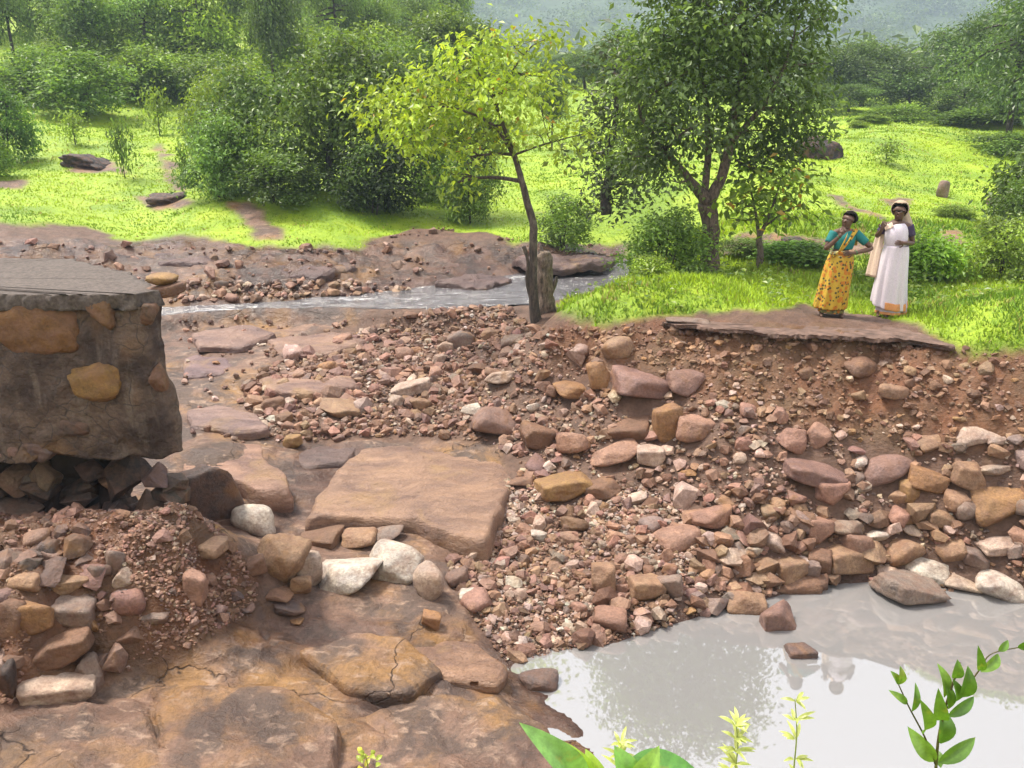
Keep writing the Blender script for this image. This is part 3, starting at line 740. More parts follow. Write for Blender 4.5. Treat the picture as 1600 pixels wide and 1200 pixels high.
HEROES = [
 (393,812,64,58,'white','pale boulder with dark underside in the hollow beside the tilted grey slab',dict(p=6)),
 (435,872,74,78,'tan','sharp angular brown boulder at the foot of the earthen mound',dict(planes=7,p=20)),
 (478,888,52,62,'pale','pale block leaning against the sharp brown boulder by the mound',dict(planes=7,p=18)),
 (540,894,104,70,'white','large whitish grey faceted boulder, the leftmost of three pale boulders in a row',dict(planes=8,p=16)),
 (612,873,88,62,'white','white topped boulder with orange side, the middle of three pale boulders',dict(p=9)),
 (668,909,54,66,'pale','rounded pale boulder, the rightmost of three in a row on foreground bedrock',dict(p=5)),
 (396,882,38,36,'brown','small brown stone between mound and sharp angular boulder',{}),
 (432,928,46,26,'brown','brown stone under the small heap below the sharp boulder',{}),
 (470,914,32,40,'tan','upright tan stone on top of the small heap below the sharp boulder',{}),
 (448,948,54,36,'slate','dark slate stone at the bottom of the small heap beside the mound',{}),
 (462,970,22,14,'orange','tiny orange stone on bedrock below the dark slate stone',{}),
 (560,842,52,34,'tan','banded tan stone tucked under the front of the largest slab',{}),
 (500,836,60,40,'brown','brown stone at the left foot of the largest slab',{}),
 (605,836,46,22,'grey','flat round grey stone in front of the largest slab',dict(p=5)),
 (673,970,30,32,'orange','small brown wedge of stone standing on foreground bedrock',dict(planes=6,p=22)),
 (842,1060,60,44,'slate','dark rounded rock in the pool beside the foreground bedrock',dict(p=8,wz=-.02,sink=.3)),
 (1253,1016,42,34,'slate','lone dark pointed stone standing in the open water of the pool',dict(planes=6,p=22,wz=-.03,sink=.35)),
 (1217,962,54,56,'purple','purplish block half sunk at the rubble edge of the pool',dict(planes=7,p=18,wz=-.02,sink=.3)),
 (1168,936,60,44,'tan','wide tan boulder at the waterline left of the half sunk purplish block',dict(wz=.02)),
 (1246,918,72,18,'brown','flat brown stone lying at waterline below the triangular stone',dict(planes=6,p=20,depth=.5,wz=0)),
 (1234,890,48,44,'tan','triangular brown stone standing at the pool edge',dict(planes=5,p=24)),
 (1266,894,26,40,'grey','thin grey stone between the triangular stone and the square tan block',dict(planes=6,p=20)),
 (1281,880,36,46,'brown','narrow brown block pressed against the square tan block',dict(planes=6,p=22)),
 (1327,874,76,60,'tan','large square tan block above the far edge of the pool',dict(planes=5,p=26)),
 (1426,924,96,34,'grey','flat pale grey slab at the edge of the pool carrying a round stone',dict(planes=7,p=20,wz=.02)),
 (1386,893,28,24,'pale','small pale stone left of the flat grey slab by the pool',{}),
 (1411,903,30,26,'grey','round grey stone resting on the flat grey slab by the pool',dict(p=5,sink=0.0)),
 (1452,886,62,42,'white','bright white angular boulder behind the flat grey slab by the pool',dict(planes=8,p=16)),
 (1508,914,52,24,'pale','low pale stone at the waterline between flat slab and biggest white boulder',{}),
 (1567,918,76,62,'white','biggest white boulder at the right edge of the pool',dict(p=10)),
 (1566,787,76,68,'orange','large orange slab tilted on the bank at the right edge',dict(planes=6,p=20)),
 (1517,796,48,44,'grey','round grey boulder left of the tilted orange slab',dict(p=4)),
 (1451,748,54,40,'orange','orange block with dark shaded front on the right bank',dict(planes=6,p=18)),
 (1514,742,50,50,'tan','knobbly tan boulder right of the orange block',{}),
 (1555,735,44,26,'pale','pale flat stone above the tilted orange slab',{}),
 (1275,735,96,54,'purple','largest purplish boulder in the right rubble',dict(planes=8,p=14)),
 (1302,770,52,50,'pink','rough pink boulder just below the largest purplish boulder',{}),
 (1387,730,84,56,'purple','rounded purplish boulder right of the largest purplish boulder',dict(p=7)),
 (1422,764,30,40,'ochre','yellowish upright stone below the rounded purplish boulder',{}),
 (1404,778,26,24,'tan','small tan stone left of the yellowish upright stone',{}),
 (1415,860,58,50,'tan','rounded brown boulder above the flat grey slab',dict(p=6)),
 (1371,836,46,30,'white','white flat boulder above the square tan block',dict(p=8)),
 (1421,806,36,28,'ochre','yellowish rounded stone upslope of the rounded brown boulder',dict(p=5)),
 (1425,826,38,20,'pale','pale stone just under the yellowish rounded stone',{}),
 (1559,847,58,38,'pale','white topped angular boulder below the tilted orange slab',dict(planes=7,p=16)),
 (1530,872,46,36,'grey','square grey boulder below the white topped angular boulder',dict(planes=6,p=20)),
 (1487,862,42,40,'tan','tan boulder between rounded brown boulder and square grey boulder',{}),
 (1470,810,40,32,'tan','tan stone left of the round grey boulder on the right bank',{}),
 (1281,829,40,46,'pink','tilted pinkish slab on the slope above the square tan block',dict(planes=6,p=20)),
 (1207,848,40,32,'pale','pale squarish stone on the gravel slope up from the triangular stone',dict(planes=6,p=18)),
 (1113,806,64,48,'pink','large brownish pink boulder in the gravel of mid slope',{}),
 (1060,838,66,46,'pink','smooth flat pink boulder above the gravel beach',dict(p=8,planes=8)),
 (943,906,36,54,'tan','upright tan block at the edge of the gravel beach',dict(planes=6,p=18)),
 (1010,918,52,46,'tan','broad tan block near the water right of the upright tan block',dict(planes=7,p=18)),
 (1047,916,40,46,'grey','hollow faced grey block beside the broad tan block near the water',dict(planes=7,p=16)),
 (842,838,24,20,'white','small bright white stone on the gravel beach',dict(planes=6,p=20)),
 (733,930,28,22,'white','small whitish stone at the left edge of the gravel beach',dict(planes=6,p=18)),
 (775,658,74,52,'purple','big purplish brown boulder just above the largest slab',dict(p=9,planes=7)),
 (833,637,20,20,'white','small brilliant white stone right of the big purplish brown boulder',{}),
 (838,682,50,48,'brown','dark angular stone right of the big purplish brown boulder',dict(planes=6,p=22)),
 (965,545,48,42,'tan','round tan boulder at the foot of the red bank near the thin tree',dict(p=5)),
 (1005,600,86,56,'purple','long dark slab sided block below the red bank',dict(planes=6,p=22)),
 (1072,596,54,40,'purple','shorter block right of the long dark block below the red bank',dict(planes=7,p=18)),
 (900,608,64,34,'orange','rounded orange brown boulder left of the long dark block',dict(p=7)),
 (938,588,34,50,'orange','upright orange brown stone between rounded orange boulder and long dark block',{}),
 (1043,662,44,62,'orange','standing bright orange block in the middle of the rubble',dict(planes=6,p=20)),
 (1090,668,60,44,'pink','pinkish boulder right of the standing orange block',{}),
 (985,672,60,44,'brown','brown boulder left of the standing orange block',{}),
 (885,757,90,44,'ochre','yellow brown flat boulder right of the largest slab',dict(planes=7,p=16)),
 (944,762,52,36,'brown','flat brown stone beside the yellow brown flat boulder',{}),
 (993,779,38,18,'pale','thin pale flat stone right of the flat brown stone',dict(planes=6,p=18)),
 (815,752,40,22,'brown','reddish stone touching the right end of the largest slab',{}),
 (1018,712,42,36,'pale','pale square stone below the standing orange block',dict(planes=7,p=16)),
 (960,710,80,36,'pink','wide pinkish stone left of the pale square stone',{}),
 (1349,572,52,32,'brown','dark brown boulder stuck in the red bank below the women',dict(p=6)),
 (1398,612,46,30,'tan','tan oblong stone stuck in the red bank, lower right of the dark brown boulder',dict(p=6)),
 (1240,686,48,44,'pink','dusty pink boulder at the foot of the bank',{}),
 (1280,680,36,42,'pink','narrower dusty pink boulder right beside a larger one at the bank foot',{}),
 (1455,692,46,30,'tan','tan stone half buried in the lower slope of the right bank',{}),
 (1525,678,62,28,'pale','pair-like pale tan stone buried in the right bank slope',{}),
 (720,530,44,34,'grey','grey boulder in the rubble below the stream',{}),
 (695,542,26,22,'pale','pale round stone left of the grey boulder below the stream',{}),
 (800,535,38,26,'pale','pale boulder in the rubble left of the thin tree roots',{}),
 (640,493,28,14,'brown','brown wedge of stone on the near edge of the stream',{}),
 (785,588,56,30,'pale','pale banded boulder in the middle of the far rubble',{}),
 (640,605,62,28,'pale','flat pale pink stone on the left of the far rubble',dict(planes=7)),
 (655,630,34,26,'tan','tan stone under the flat pale pink stone of the far rubble',{}),
 (530,640,64,26,'tan','yellowish flat stone above the left end of the largest slab',dict(planes=6,p=18)),
 (425,632,38,26,'brown','brown stone in the small heap on the pink ledges',{}),
 (457,690,30,26,'ochre','yellowish stone between the pink ledge and the largest slab',{}),
 (1283,230,76,46,'black','black boulder on the bright meadow behind the big tree',dict(p=9,planes=9,rough=.35,sink=.42)),
 (1566,314,46,24,'black','dark low boulder in the right meadow under overhanging leaves',dict(p=9,planes=9,rough=.35,sink=.42)),
 (140,256,80,16,'black','dark flat outcrop on the left meadow',dict(p=9,planes=9,rough=.35,sink=.42)),
 (256,312,58,18,'dark','dark low outcrop beside the path on the left meadow',dict(p=9,planes=9,rough=.35,sink=.42)),
 (1430,383,44,22,'dark','dark low rock in the grass right of the woman in white',dict(p=9,planes=9,rough=.35,sink=.42)),
 (1250,378,56,26,'dark','dark rock behind the woman in yellow',dict(p=9,planes=9,rough=.35,sink=.42)),
]
for u, v, w, h, c, lab, kw in HEROES:
    hero(u, v, w, h, c, lab, 'boulder' if w > 45 else 'stone', **kw)
# tilted grey slab between the mound and the hollow
hero(335, 776, 74, 108, 'slate', 'grey flat slab leaning upright between the mound and the pink ledge', 'boulder', planes=5, p=26, depth=0.45, rot=(0.25, -0.25, 0.4), sink=0.2)
# lump of gravelly earth bulging from the mound
hero(318, 886, 190, 170, (.20, .118, .09), 'large gravelly pinkish brown lump of earth bulging from the right of the left mound', 'earth_lump', p=4, planes=9, depth=.8, sink=.42, sub=5, rough=.34, cat='earth lump') if False else None
# standing stone in the meadow
hero(1473, 297, 18, 32, 'grey', 'small upright grey stone standing alone on the right meadow', 'stone', p=7, depth=0.8, rot=(0, 0.12, 0))
# stones stacked at the left foot of the mound
for u, v, w, h, c, lab in [
    (80,1062,110,66,'pale','big pale boulder at the bottom of the stone pile in the lower left corner'),
    (140,1040,44,60,'grey','narrow grey stone right of the big pale boulder in the lower left'),
    (85,1008,100,36,'brown','flat brown stone lying on the big pale boulder in the lower left'),
    (105,940,74,58,'grey','rounded grey stone protruding from the mound in the lower left'),
    (50,955,54,60,'orange','rusty stone at the left of the rounded grey protruding stone'),
    (40,905,44,40,'tan','mossy yellowish stone above the rusty stone in the mound'),
    (105,905,56,24,'tan','flat tan stone on top of the rounded grey protruding stone'),
    (10,960,40,60,'brown','brown stone cut by the left edge of the picture, mid mound'),
    (8,1050,36,70,'dark','dark stone cut by the left edge of the picture, at the mound foot'),
    (175,870,36,46,'grey','grey stone among pebbles high on the left mound'),
    (190,900,30,36,'pale','pale stone in the middle of the left mound'),
    (205,985,44,34,'brown','brown stone low on the right of the left mound'),
    (300,910,40,52,'pink','flat pinkish stone set in the right side of the left mound'),
    (320,850,60,30,'tan','tan stone on the crest of the left mound'),
    (240,960,40,24,'grey','grey stone in the wet foot of the left mound')]:
    hero(u, v, w, h, c, lab, 'boulder' if w > 60 else 'stone', planes=7, p=14, sink=0.5)

# ---- random rubble, sampled evenly over the ground of each zone
def sample_zone(poly, n, seed, ylim=(5, 30), extra=None):
    r = np.random.default_rng(seed)
    pts = []; tot = 0
    hp = np.array([hit(max(min(u, 2050), -100), v)[:2] for u, v in poly])
    lo, hi = hp.min(0) - 0.3, hp.max(0) + 0.3
    lo[1] = max(lo[1], ylim[0]); hi[1] = min(hi[1], ylim[1])
    while tot < n:
        x = r.uniform(lo[0], hi[0], 6000); y = r.uniform(lo[1], hi[1], 6000); z = H(x, y)
        u, v = project(x, y, z)
        ok = in_poly(u, v, poly)
        if extra is not None: ok &= extra(x, y, z)
        pts.append(np.stack([x, y, z], 1)[ok]); tot += ok.sum()
        if len(pts) > 60: break
    return np.concatenate(pts)[:n]
Z_RUB = [(380,600),(450,560),(560,520),(640,492),(790,480),(850,520),(940,560),(1060,610),(1180,640),(1330,700),(1420,800),(1300,900),(1180,940),(1080,965),(960,1000),(800,1035),(735,960),(700,880),(760,860),(790,800),(815,720),(760,690),(640,680),(500,690),(430,690),(390,650)]
Z_SHORE = [(1080,860),(1180,800),(1290,740),(1420,690),(1620,690),(2000,740),(2000,965),(1720,950),(1600,945),(1450,922),(1300,912),(1180,945),(1080,965)]
Z_SHORE_IN = [(1080,860),(1180,800),(1290,740),(1420,690),(1620,690),(1630,945),(1450,922),(1300,912),(1180,945),(1080,965)]
Z_BEACH = [(700,890),(780,820),(880,800),(960,850),(1040,930),(1060,975),(960,1005),(850,1025),(790,1035),(740,970)]
Z_FACE = [(850,512),(1040,506),(1440,530),(1600,560),(2000,600),(2000,740),(1620,710),(1400,700),(1300,680),(1130,640),(1000,600),(900,590)]
Z_FAR = [(-100,372),(200,385),(560,388),(660,352),(780,368),(985,384),(960,412),(800,428),(650,440),(560,455),(260,470),(-100,470)]
Z_COB = [(255,440),(560,440),(640,455),(560,466),(255,474)]
Z_MOUND = [(-40,735),(120,735),(230,745),(290,775),(345,830),(405,900),(400,950),(320,1000),(230,1040),(60,1090),(0,1100)]
Z_LEDGE = [(280,500),(640,485),(600,520),(470,560),(400,640),(440,700),(290,680)]
C_MIX = [('pink', 7), ('purple', 3), ('brown', 3), ('tan', 2.5), ('pale', 2.2), ('grey', .8), ('orange', .3), ('white', .3)]
def pick_name(mix, r):
    k = r.uniform(0, sum(w for _, w in mix))
    for c, w in mix:
        k -= w
        if k <= 0: return c
    return mix[0][0]
def pick(mix, r): return PAL[pick_name(mix, r)]
CWORD = dict(pink='pinkish', purple='purplish', brown='brown', tan='tan', pale='pale', grey='grey', orange='orange', white='white', slate='slate grey')
ORD = ['closest', 'second closest', 'third closest', 'fourth closest', 'fifth closest', 'sixth closest', 'seventh closest', 'eighth closest', 'ninth closest', 'tenth closest', 'eleventh closest', 'twelfth closest']
NTH = ['first', 'second', 'third', 'fourth', 'fifth', 'sixth', 'seventh', 'eighth', 'ninth', 'tenth', 'eleventh', 'twelfth', 'thirteenth', 'fourteenth', 'fifteenth', 'sixteenth', 'seventeenth', 'eighteenth', 'nineteenth', 'twentieth', 'twenty-first', 'twenty-second', 'twenty-third', 'twenty-fourth', 'twenty-fifth', 'twenty-sixth', 'twenty-seventh', 'twenty-eighth', 'twenty-ninth', 'thirtieth', 'thirty-first', 'thirty-second', 'thirty-third', 'thirty-fourth', 'thirty-fifth']
LANDMARKS = {'rubble': [('the largest flat slab', 640, 760), ('the standing orange block', 1043, 662), ('the long dark block', 1005, 600), ('the big purplish brown boulder', 775, 658), ('the yellow brown flat boulder', 885, 757), ('the smooth flat pink boulder', 1060, 838), ('the upright tan block', 943, 906), ('the thin tree roots', 835, 515), ('the grey boulder below the stream', 720, 530), ('the flat pale pink stone', 640, 605), ('the brownish pink boulder', 1113, 806), ('the largest purplish boulder', 1275, 735), ('the square tan block', 1327, 874), ('the pale pink ledge', 450, 590), ('the dusty pink boulder', 1240, 686)],
             'slope': [('the square tan block', 1327, 874), ('the flat grey slab', 1426, 923), ('the biggest white boulder', 1567, 918), ('the tilted orange slab', 1566, 787), ('the largest purplish boulder', 1275, 735), ('the orange block', 1451, 748), ('the rounded brown boulder', 1415, 860), ('the half sunk purplish block', 1217, 962), ('the white flat boulder', 1371, 836)],
             'bank': [('the dark brown bank boulder', 1349, 572), ('the tan oblong bank stone', 1398, 612), ('the round tan boulder', 965, 545), ('the long dark block', 1005, 600), ('the right picture edge', 1600, 640), ('the road slab tip', 1035, 500)],
             'mound': [('the big pale corner boulder', 80, 1062), ('the rounded grey mound stone', 105, 940), ('the flat brown corner stone', 85, 1008), ('the mossy yellowish stone', 40, 905)]}
ORD += ['thirteenth closest', 'fourteenth closest', 'fifteenth closest', 'sixteenth closest']
def strew_labels(objs, what, where):
    """colour, nearest landmark, side of it in the picture, then rank by distance"""
    byk = {}
    for o, cname in objs:
        u, v = project(*[np.array(t) for t in o.location]); u, v = float(u), float(v)
        nm, lu, lv = min(LANDMARKS[where], key=lambda L: math.hypot(L[1] - u, (L[2] - v) * 1.5))
        d = ('left of' if u < lu else 'right of') if abs(u - lu) > 1.5 * abs(v - lv) else ('above' if v < lv else 'below')
        byk.setdefault((CWORD[cname], d, nm), []).append((math.hypot(lu - u, lv - v), o))
    for (cw_, d, nm), L in byk.items():
        for k, (_, o) in enumerate(sorted(L, key=lambda t: t[0])):
            o['label'] = f'{ORD[min(k, 15)]} larger {cw_} {what} {d} {nm}'
LIB = [rock_mesh('stone_shape', 500 + k, 3, [30, 9, 40][k % 3], 6 + k % 5, 0.07) for k in range(8)] + [mesh_np('stone_shape', *hull_shape(700 + k, 11 + k % 6, .05), M_ROCK, False) for k in range(18)]
def strew(poly, n, smin, smax, seed, what, where, group, mix, sink=0.3, flat=0.7, ylim=(5, 30)):
    r = random.Random(seed); made = []
    for x, y, z in sample_zone(poly, n, seed, ylim):
        if any((x - a) ** 2 + (y - b) ** 2 < (w * 0.85) ** 2 for a, b, w in HERO_SPOTS): continue
        s = smin * (smax / smin) ** (r.random() ** 1.5) / 2
        o = bpy.data.objects.new('stone', LIB[r.randrange(len(LIB))]); link(o)
        hgt = s * r.uniform(flat * 0.7, flat * 1.25)
        o.scale = (s * r.uniform(0.85, 1.3), s * r.uniform(0.8, 1.1), hgt)
        o.rotation_euler = (r.uniform(-.35, .35), r.uniform(-.35, .35), r.uniform(0, 6.28))
        o.location = (x, y, z + hgt * (1 - 2 * sink))
        cname = pick_name(mix, r)
        o.color = (*jitter(PAL[cname], 0.2, r), 1)
        tag(o, 'stone', 'rock', group); made.append((o, cname))
    if where == 'row':
        for k, (o, c) in enumerate(sorted(made, key=lambda t: t[0].location.x / t[0].location.y)):
            o['label'] = f'{NTH[k]} {what} from the left'
    else: strew_labels(made, what, where)
    for o, _ in made: HERO_SPOTS.append((o.location.x, o.location.y, o.scale.x * .9))
strew(Z_RUB, 150, 0.15, 0.36, 41, 'loose stone', 'rubble', 'loose stones of the mid-river rubble', C_MIX)
strew(Z_SHORE_IN, 110, 0.18, 0.42, 42, 'slope stone', 'slope', 'loose stones of the slope above the pool', [('tan', 5), ('grey', 3), ('brown', 3), ('pale', 2), ('pink', 2), ('orange', .8)])
strew([(850,512),(1040,506),(1440,530),(1600,560),(1640,570),(1640,712),(1400,700),(1300,680),(1130,640),(1000,600),(900,590)], 36, 0.10, 0.22, 43, 'buried bank stone', 'bank', 'stones stuck in the red bank', [('tan', 4), ('brown', 3), ('pale', 1)], sink=0.5)
Z_LEFTPILE = [(-30,840),(90,835),(180,880),(215,960),(170,1045),(60,1092),(-30,1092)]
strew(Z_LEFTPILE, 60, 0.15, 0.34, 45, 'angular block', 'mound', 'blocks stacked in the left mound', [('brown', 7), ('purple', 4), ('slate', 5), ('grey', .6), ('orange', .4)], sink=0.6, ylim=(5, 9))
strew(Z_COB, 26, 0.16, 0.3, 44, 'cobble on the far edge of the stream', 'row', 'cobbles along the far stream edge', [('pale', 3), ('tan', 3), ('pink', 3), ('slate', 2)], ylim=(15, 25))

def scatter_mesh(name, specs, seed):
    """many small stones joined into one mesh; specs: (points, smin, smax, mix, sub, sink)"""
    r = np.random.default_rng(seed); pr = random.Random(seed)
    mb = MB()
    libs = {1: [hull_shape(900 + k, 9 + k % 4) for k in range(14)] + [rock_shape(960 + k, 1, 8, 7, .05) for k in range(4)], 2: [hull_shape(930 + k, 13 + k % 4) for k in range(16)] + [rock_shape(970 + k, 2, 12, 7, .05) for k in range(4)]}
    HS = np.array(HERO_SPOTS)
    for pts, smin, smax, mix, sub, sink in specs:
        d2 = (pts[:, None, 0] - HS[None, :, 0]) ** 2 + (pts[:, None, 1] - HS[None, :, 1] - .15 * HS[None, :, 2]) ** 2
        pts = pts[~(d2 < (HS[None, :, 2] * (.88 if smax > .1 else .7)) ** 2).any(1)]
        m = len(pts); sz = smin * (smax / smin) ** (r.random(m) ** 1.6) / 2
        lib = libs[sub]; which = r.integers(0, len(lib), m)
        for k in range(len(lib)):
            idx = np.where(which == k)[0]
            if not len(idx): continue
            V, Fc = lib[k]; q = len(idx); nv = len(V)
            S = sz[idx][:, None] * np.stack([r.uniform(.85, 1.35, q), r.uniform(.8, 1.1, q), r.uniform(.5, .9, q)], 1)
            a = r.uniform(0, 6.28, q); tx = r.uniform(-.5, .5, q); ty = r.uniform(-.5, .5, q)
            W = V[None] * S[:, None]
            x, y, z = W[..., 0], W[..., 1], W[..., 2]
            y, z = y * np.cos(tx)[:, None] - z * np.sin(tx)[:, None], y * np.sin(tx)[:, None] + z * np.cos(tx)[:, None]
            x, z = x * np.cos(ty)[:, None] + z * np.sin(ty)[:, None], -x * np.sin(ty)[:, None] + z * np.cos(ty)[:, None]
            x, y = x * np.cos(a)[:, None] - y * np.sin(a)[:, None], x * np.sin(a)[:, None] + y * np.cos(a)[:, None]
            P = pts[idx]; up = S[:, 2] * (1 - 2 * sink) + r.uniform(0, .4, q) * sz[idx]
            W = np.stack([x + P[:, :1], y + P[:, 1:2], z + P[:, 2:3] + up[:, None]], -1).reshape(-1, 3)
            cols = np.array([jitter(pick(mix, pr), 0.22, pr) for _ in range(q)])
            Fs = (Fc[None] + (np.arange(q) * nv)[:, None, None]).reshape(-1, 3)
            mb.add(W, Fs, np.repeat(cols, nv, 0))
    return obj(name, mb.mesh(name, M_PEBBLE, False))
MIX_G = [('pale', 4), ('brown', 3), ('tan', 3), ('pink', 3), ('white', 1.0), ('grey', 1.5)]
MIX_F = [('tan', 4), ('brown', 4), ('orange', .7), ('pale', .8)]
tag(scatter_mesh('rubble', [
    (sample_zone(Z_RUB, 3400, 51), 0.06, 0.22, C_MIX, 2, 0.36),
    (sample_zone(Z_RUB, 8000, 52), 0.025, 0.09, MIX_G, 1, 0.3),
    (sample_zone(Z_SHORE, 1450, 53), 0.08, 0.26, [('tan', 5), ('grey', 3), ('brown', 3), ('pink', 2), ('pale', 1.5)], 2, 0.25),
    (sample_zone(Z_SHORE, 2200, 54), 0.03, 0.08, MIX_G, 1, 0.2)], 61), 'mixed brown and pink rubble covering the washed-out crossing', 'rubble', kind='stuff')
tag(scatter_mesh('gravel', [
    (sample_zone(Z_BEACH, 5200, 55), 0.02, 0.055, [('brown', 5), ('tan', 2.5), ('pink', 3), ('pale', 2.5), ('white', .7)], 1, 0.2),
    (sample_zone(Z_BEACH, 420, 56), 0.05, 0.10, MIX_G, 1, 0.15),
    (sample_zone([(780,750),(1000,760),(1120,830),(1060,900),(960,860),(880,800),(770,850)], 2600, 68), 0.03, 0.085, [('pale', 6), ('white', 1.5), ('pink', 3), ('tan', 3)], 1, .1)], 62), 'small brown and white gravel beach running down to the pool', 'gravel', kind='stuff')
tag(scatter_mesh('bank_stones', [
    (sample_zone(Z_FACE, 2300, 57), 0.03, 0.10, MIX_F, 1, 0.55),
    (sample_zone(Z_FACE, 210, 63), 0.09, 0.18, MIX_F, 2, 0.55)], 63), 'small stones stuck in the red earth of the washed-out bank', 'stones', kind='stuff')
tag(scatter_mesh('mound_stones', [
    (sample_zone(Z_MOUND, 4200, 58, (5, 9)), 0.02, 0.055, [('pink', 5), ('purple', 4), ('brown', 5), ('tan', 1), ('pale', .8)], 1, 0.6),
    (sample_zone([(215,790),(290,785),(345,830),(405,900),(400,950),(320,990),(230,1020),(215,940),(170,860)], 2600, 69, (5, 9)), 0.02, 0.07, [('pink', 8), ('pale', 2), ('purple', 3), ('brown', 2)], 1, .5),
    (sample_zone(Z_MOUND, 240, 59, (5, 9)), 0.07, 0.18, [('pink', 2), ('purple', 4), ('brown', 6), ('slate', 2)], 2, 0.55)], 64), 'pebbles set in the earthen mound under the left causeway', 'stones', kind='stuff')
tag(scatter_mesh('far_bank_rubble', [
    (sample_zone(Z_FAR, 80, 60, (14, 30)), 0.10, 0.36, [('purple', 5), ('pink', 4), ('brown', 3), ('slate', 3), ('pale', .7)], 2, 0.42),
    (sample_zone(Z_FAR, 160, 65, (14, 30)), 0.06, 0.12, [('purple', 5), ('pink', 4), ('brown', 3), ('pale', 1)], 1, 0.3),
    (sample_zone(Z_COB, 200, 66, (14, 30)), 0.08, 0.2, [('pale', 3), ('tan', 3), ('pink', 3), ('slate', 2)], 2, 0.3),
    (sample_zone(Z_LEDGE, 160, 67, (9, 20)), 0.04, 0.14, C_MIX, 2, 0.3)], 66), 'dark purplish rubble of the far river bank', 'rubble', kind='stuff')

# ------------------------------------------------------------------ left causeway, broken off
def masonry_mat():
    m, n, l, b = new_mat('stone_masonry')
    pos = geo_pos(n)
    a, c2, f = noise_n(n, l, pos, 1.8, 5, 0.6, 0.5), noise_n(n, l, pos, 6, 5, 0.65), noise_n(n, l, pos, 30, 4, 0.7)
    st = n.new('ShaderNodeMapping'); st.inputs['Scale'].default_value = (3, 3, 0.5); l.new(pos, st.inputs[0])
    drip = noise_n(n, l, st.outputs[0], 2.2, 4, 0.6)
    c = mixc(n, l, ramp(n, l, a, [(0.40, 0), (0.60, 1)]), (0.045, 0.028, 0.023), (0.135, 0.092, 0.068))
    c = mixc(n, l, ramp(n, l, drip, [(0.54, 0), (0.68, .6)]), c, (0.19, 0.15, 0.12))
    c = mixc(n, l, ramp(n, l, c2, [(0.58, 0), (0.70, .7)]), c, (0.035, 0.026, 0.025))
    c = mixc(n, l, ramp(n, l, noise_n(n, l, pos, 1.1, 3, 0.5), [(0.57, 0), (0.66, .75)]), c, (0.16, 0.082, 0.032))
    c = mixc(n, l, 1.0, c, ramp(n, l, f, [(0.3, 0.7), (0.7, 1.15)]), 'MULTIPLY')
    wv = n.new('ShaderNodeVectorMath'); wv.operation = 'MULTIPLY_ADD'; nz = n.new('ShaderNodeTexNoise'); nz.inputs['Scale'].default_value = 3; l.new(pos, nz.inputs['Vector'])
    wv.inputs[1].default_value = (.35, .35, .35); l.new(nz.outputs['Color'], wv.inputs[0]); l.new(pos, wv.inputs[2])
    vo = n.new('ShaderNodeTexVoronoi'); vo.feature = 'DISTANCE_TO_EDGE'; vo.inputs['Scale'].default_value = 4.2; l.new(wv.outputs[0], vo.inputs['Vector'])
    joint = ramp(n, l, vo.outputs['Distance'], [(0.0, 0.0), (0.03, 1.0)])
    c = mixc(n, l, ramp(n, l, a, [(0.45, 0), (0.55, 1)]), c, mixc(n, l, joint, (0.05, 0.04, 0.036), c))
    l.new(c, b.inputs['Base Color']); b.inputs['Roughness'].default_value = 0.85
    nb = bump_n(n, l, joint, 0.35, 0.03); nb = bump_n(n, l, c2, 0.9, 0.09, nb)
    l.new(bump_n(n, l, f, 0.5, 0.015, nb), b.inputs['Normal'])
    return m
M_MASON = masonry_mat()
M_DECK = simple_mat('worn_concrete', (0.10, 0.08, 0.07), 0.95, 0.45, 28, 0.7, 0.012)
def resample(P, n, rnd=2):
    P = np.array(P, float); Q = np.concatenate([P, P[:1]])
    cum = np.concatenate([[0], np.cumsum(np.linalg.norm(np.diff(Q, axis=0), axis=1))])
    t = np.linspace(0, cum[-1], n, endpoint=False)
    B = np.stack([np.interp(t, cum, Q[:, k]) for k in (0, 1)], 1)
    for _ in range(rnd): B = (B * 2 + np.roll(B, 1, 0) + np.roll(B, -1, 0)) / 4
    return B
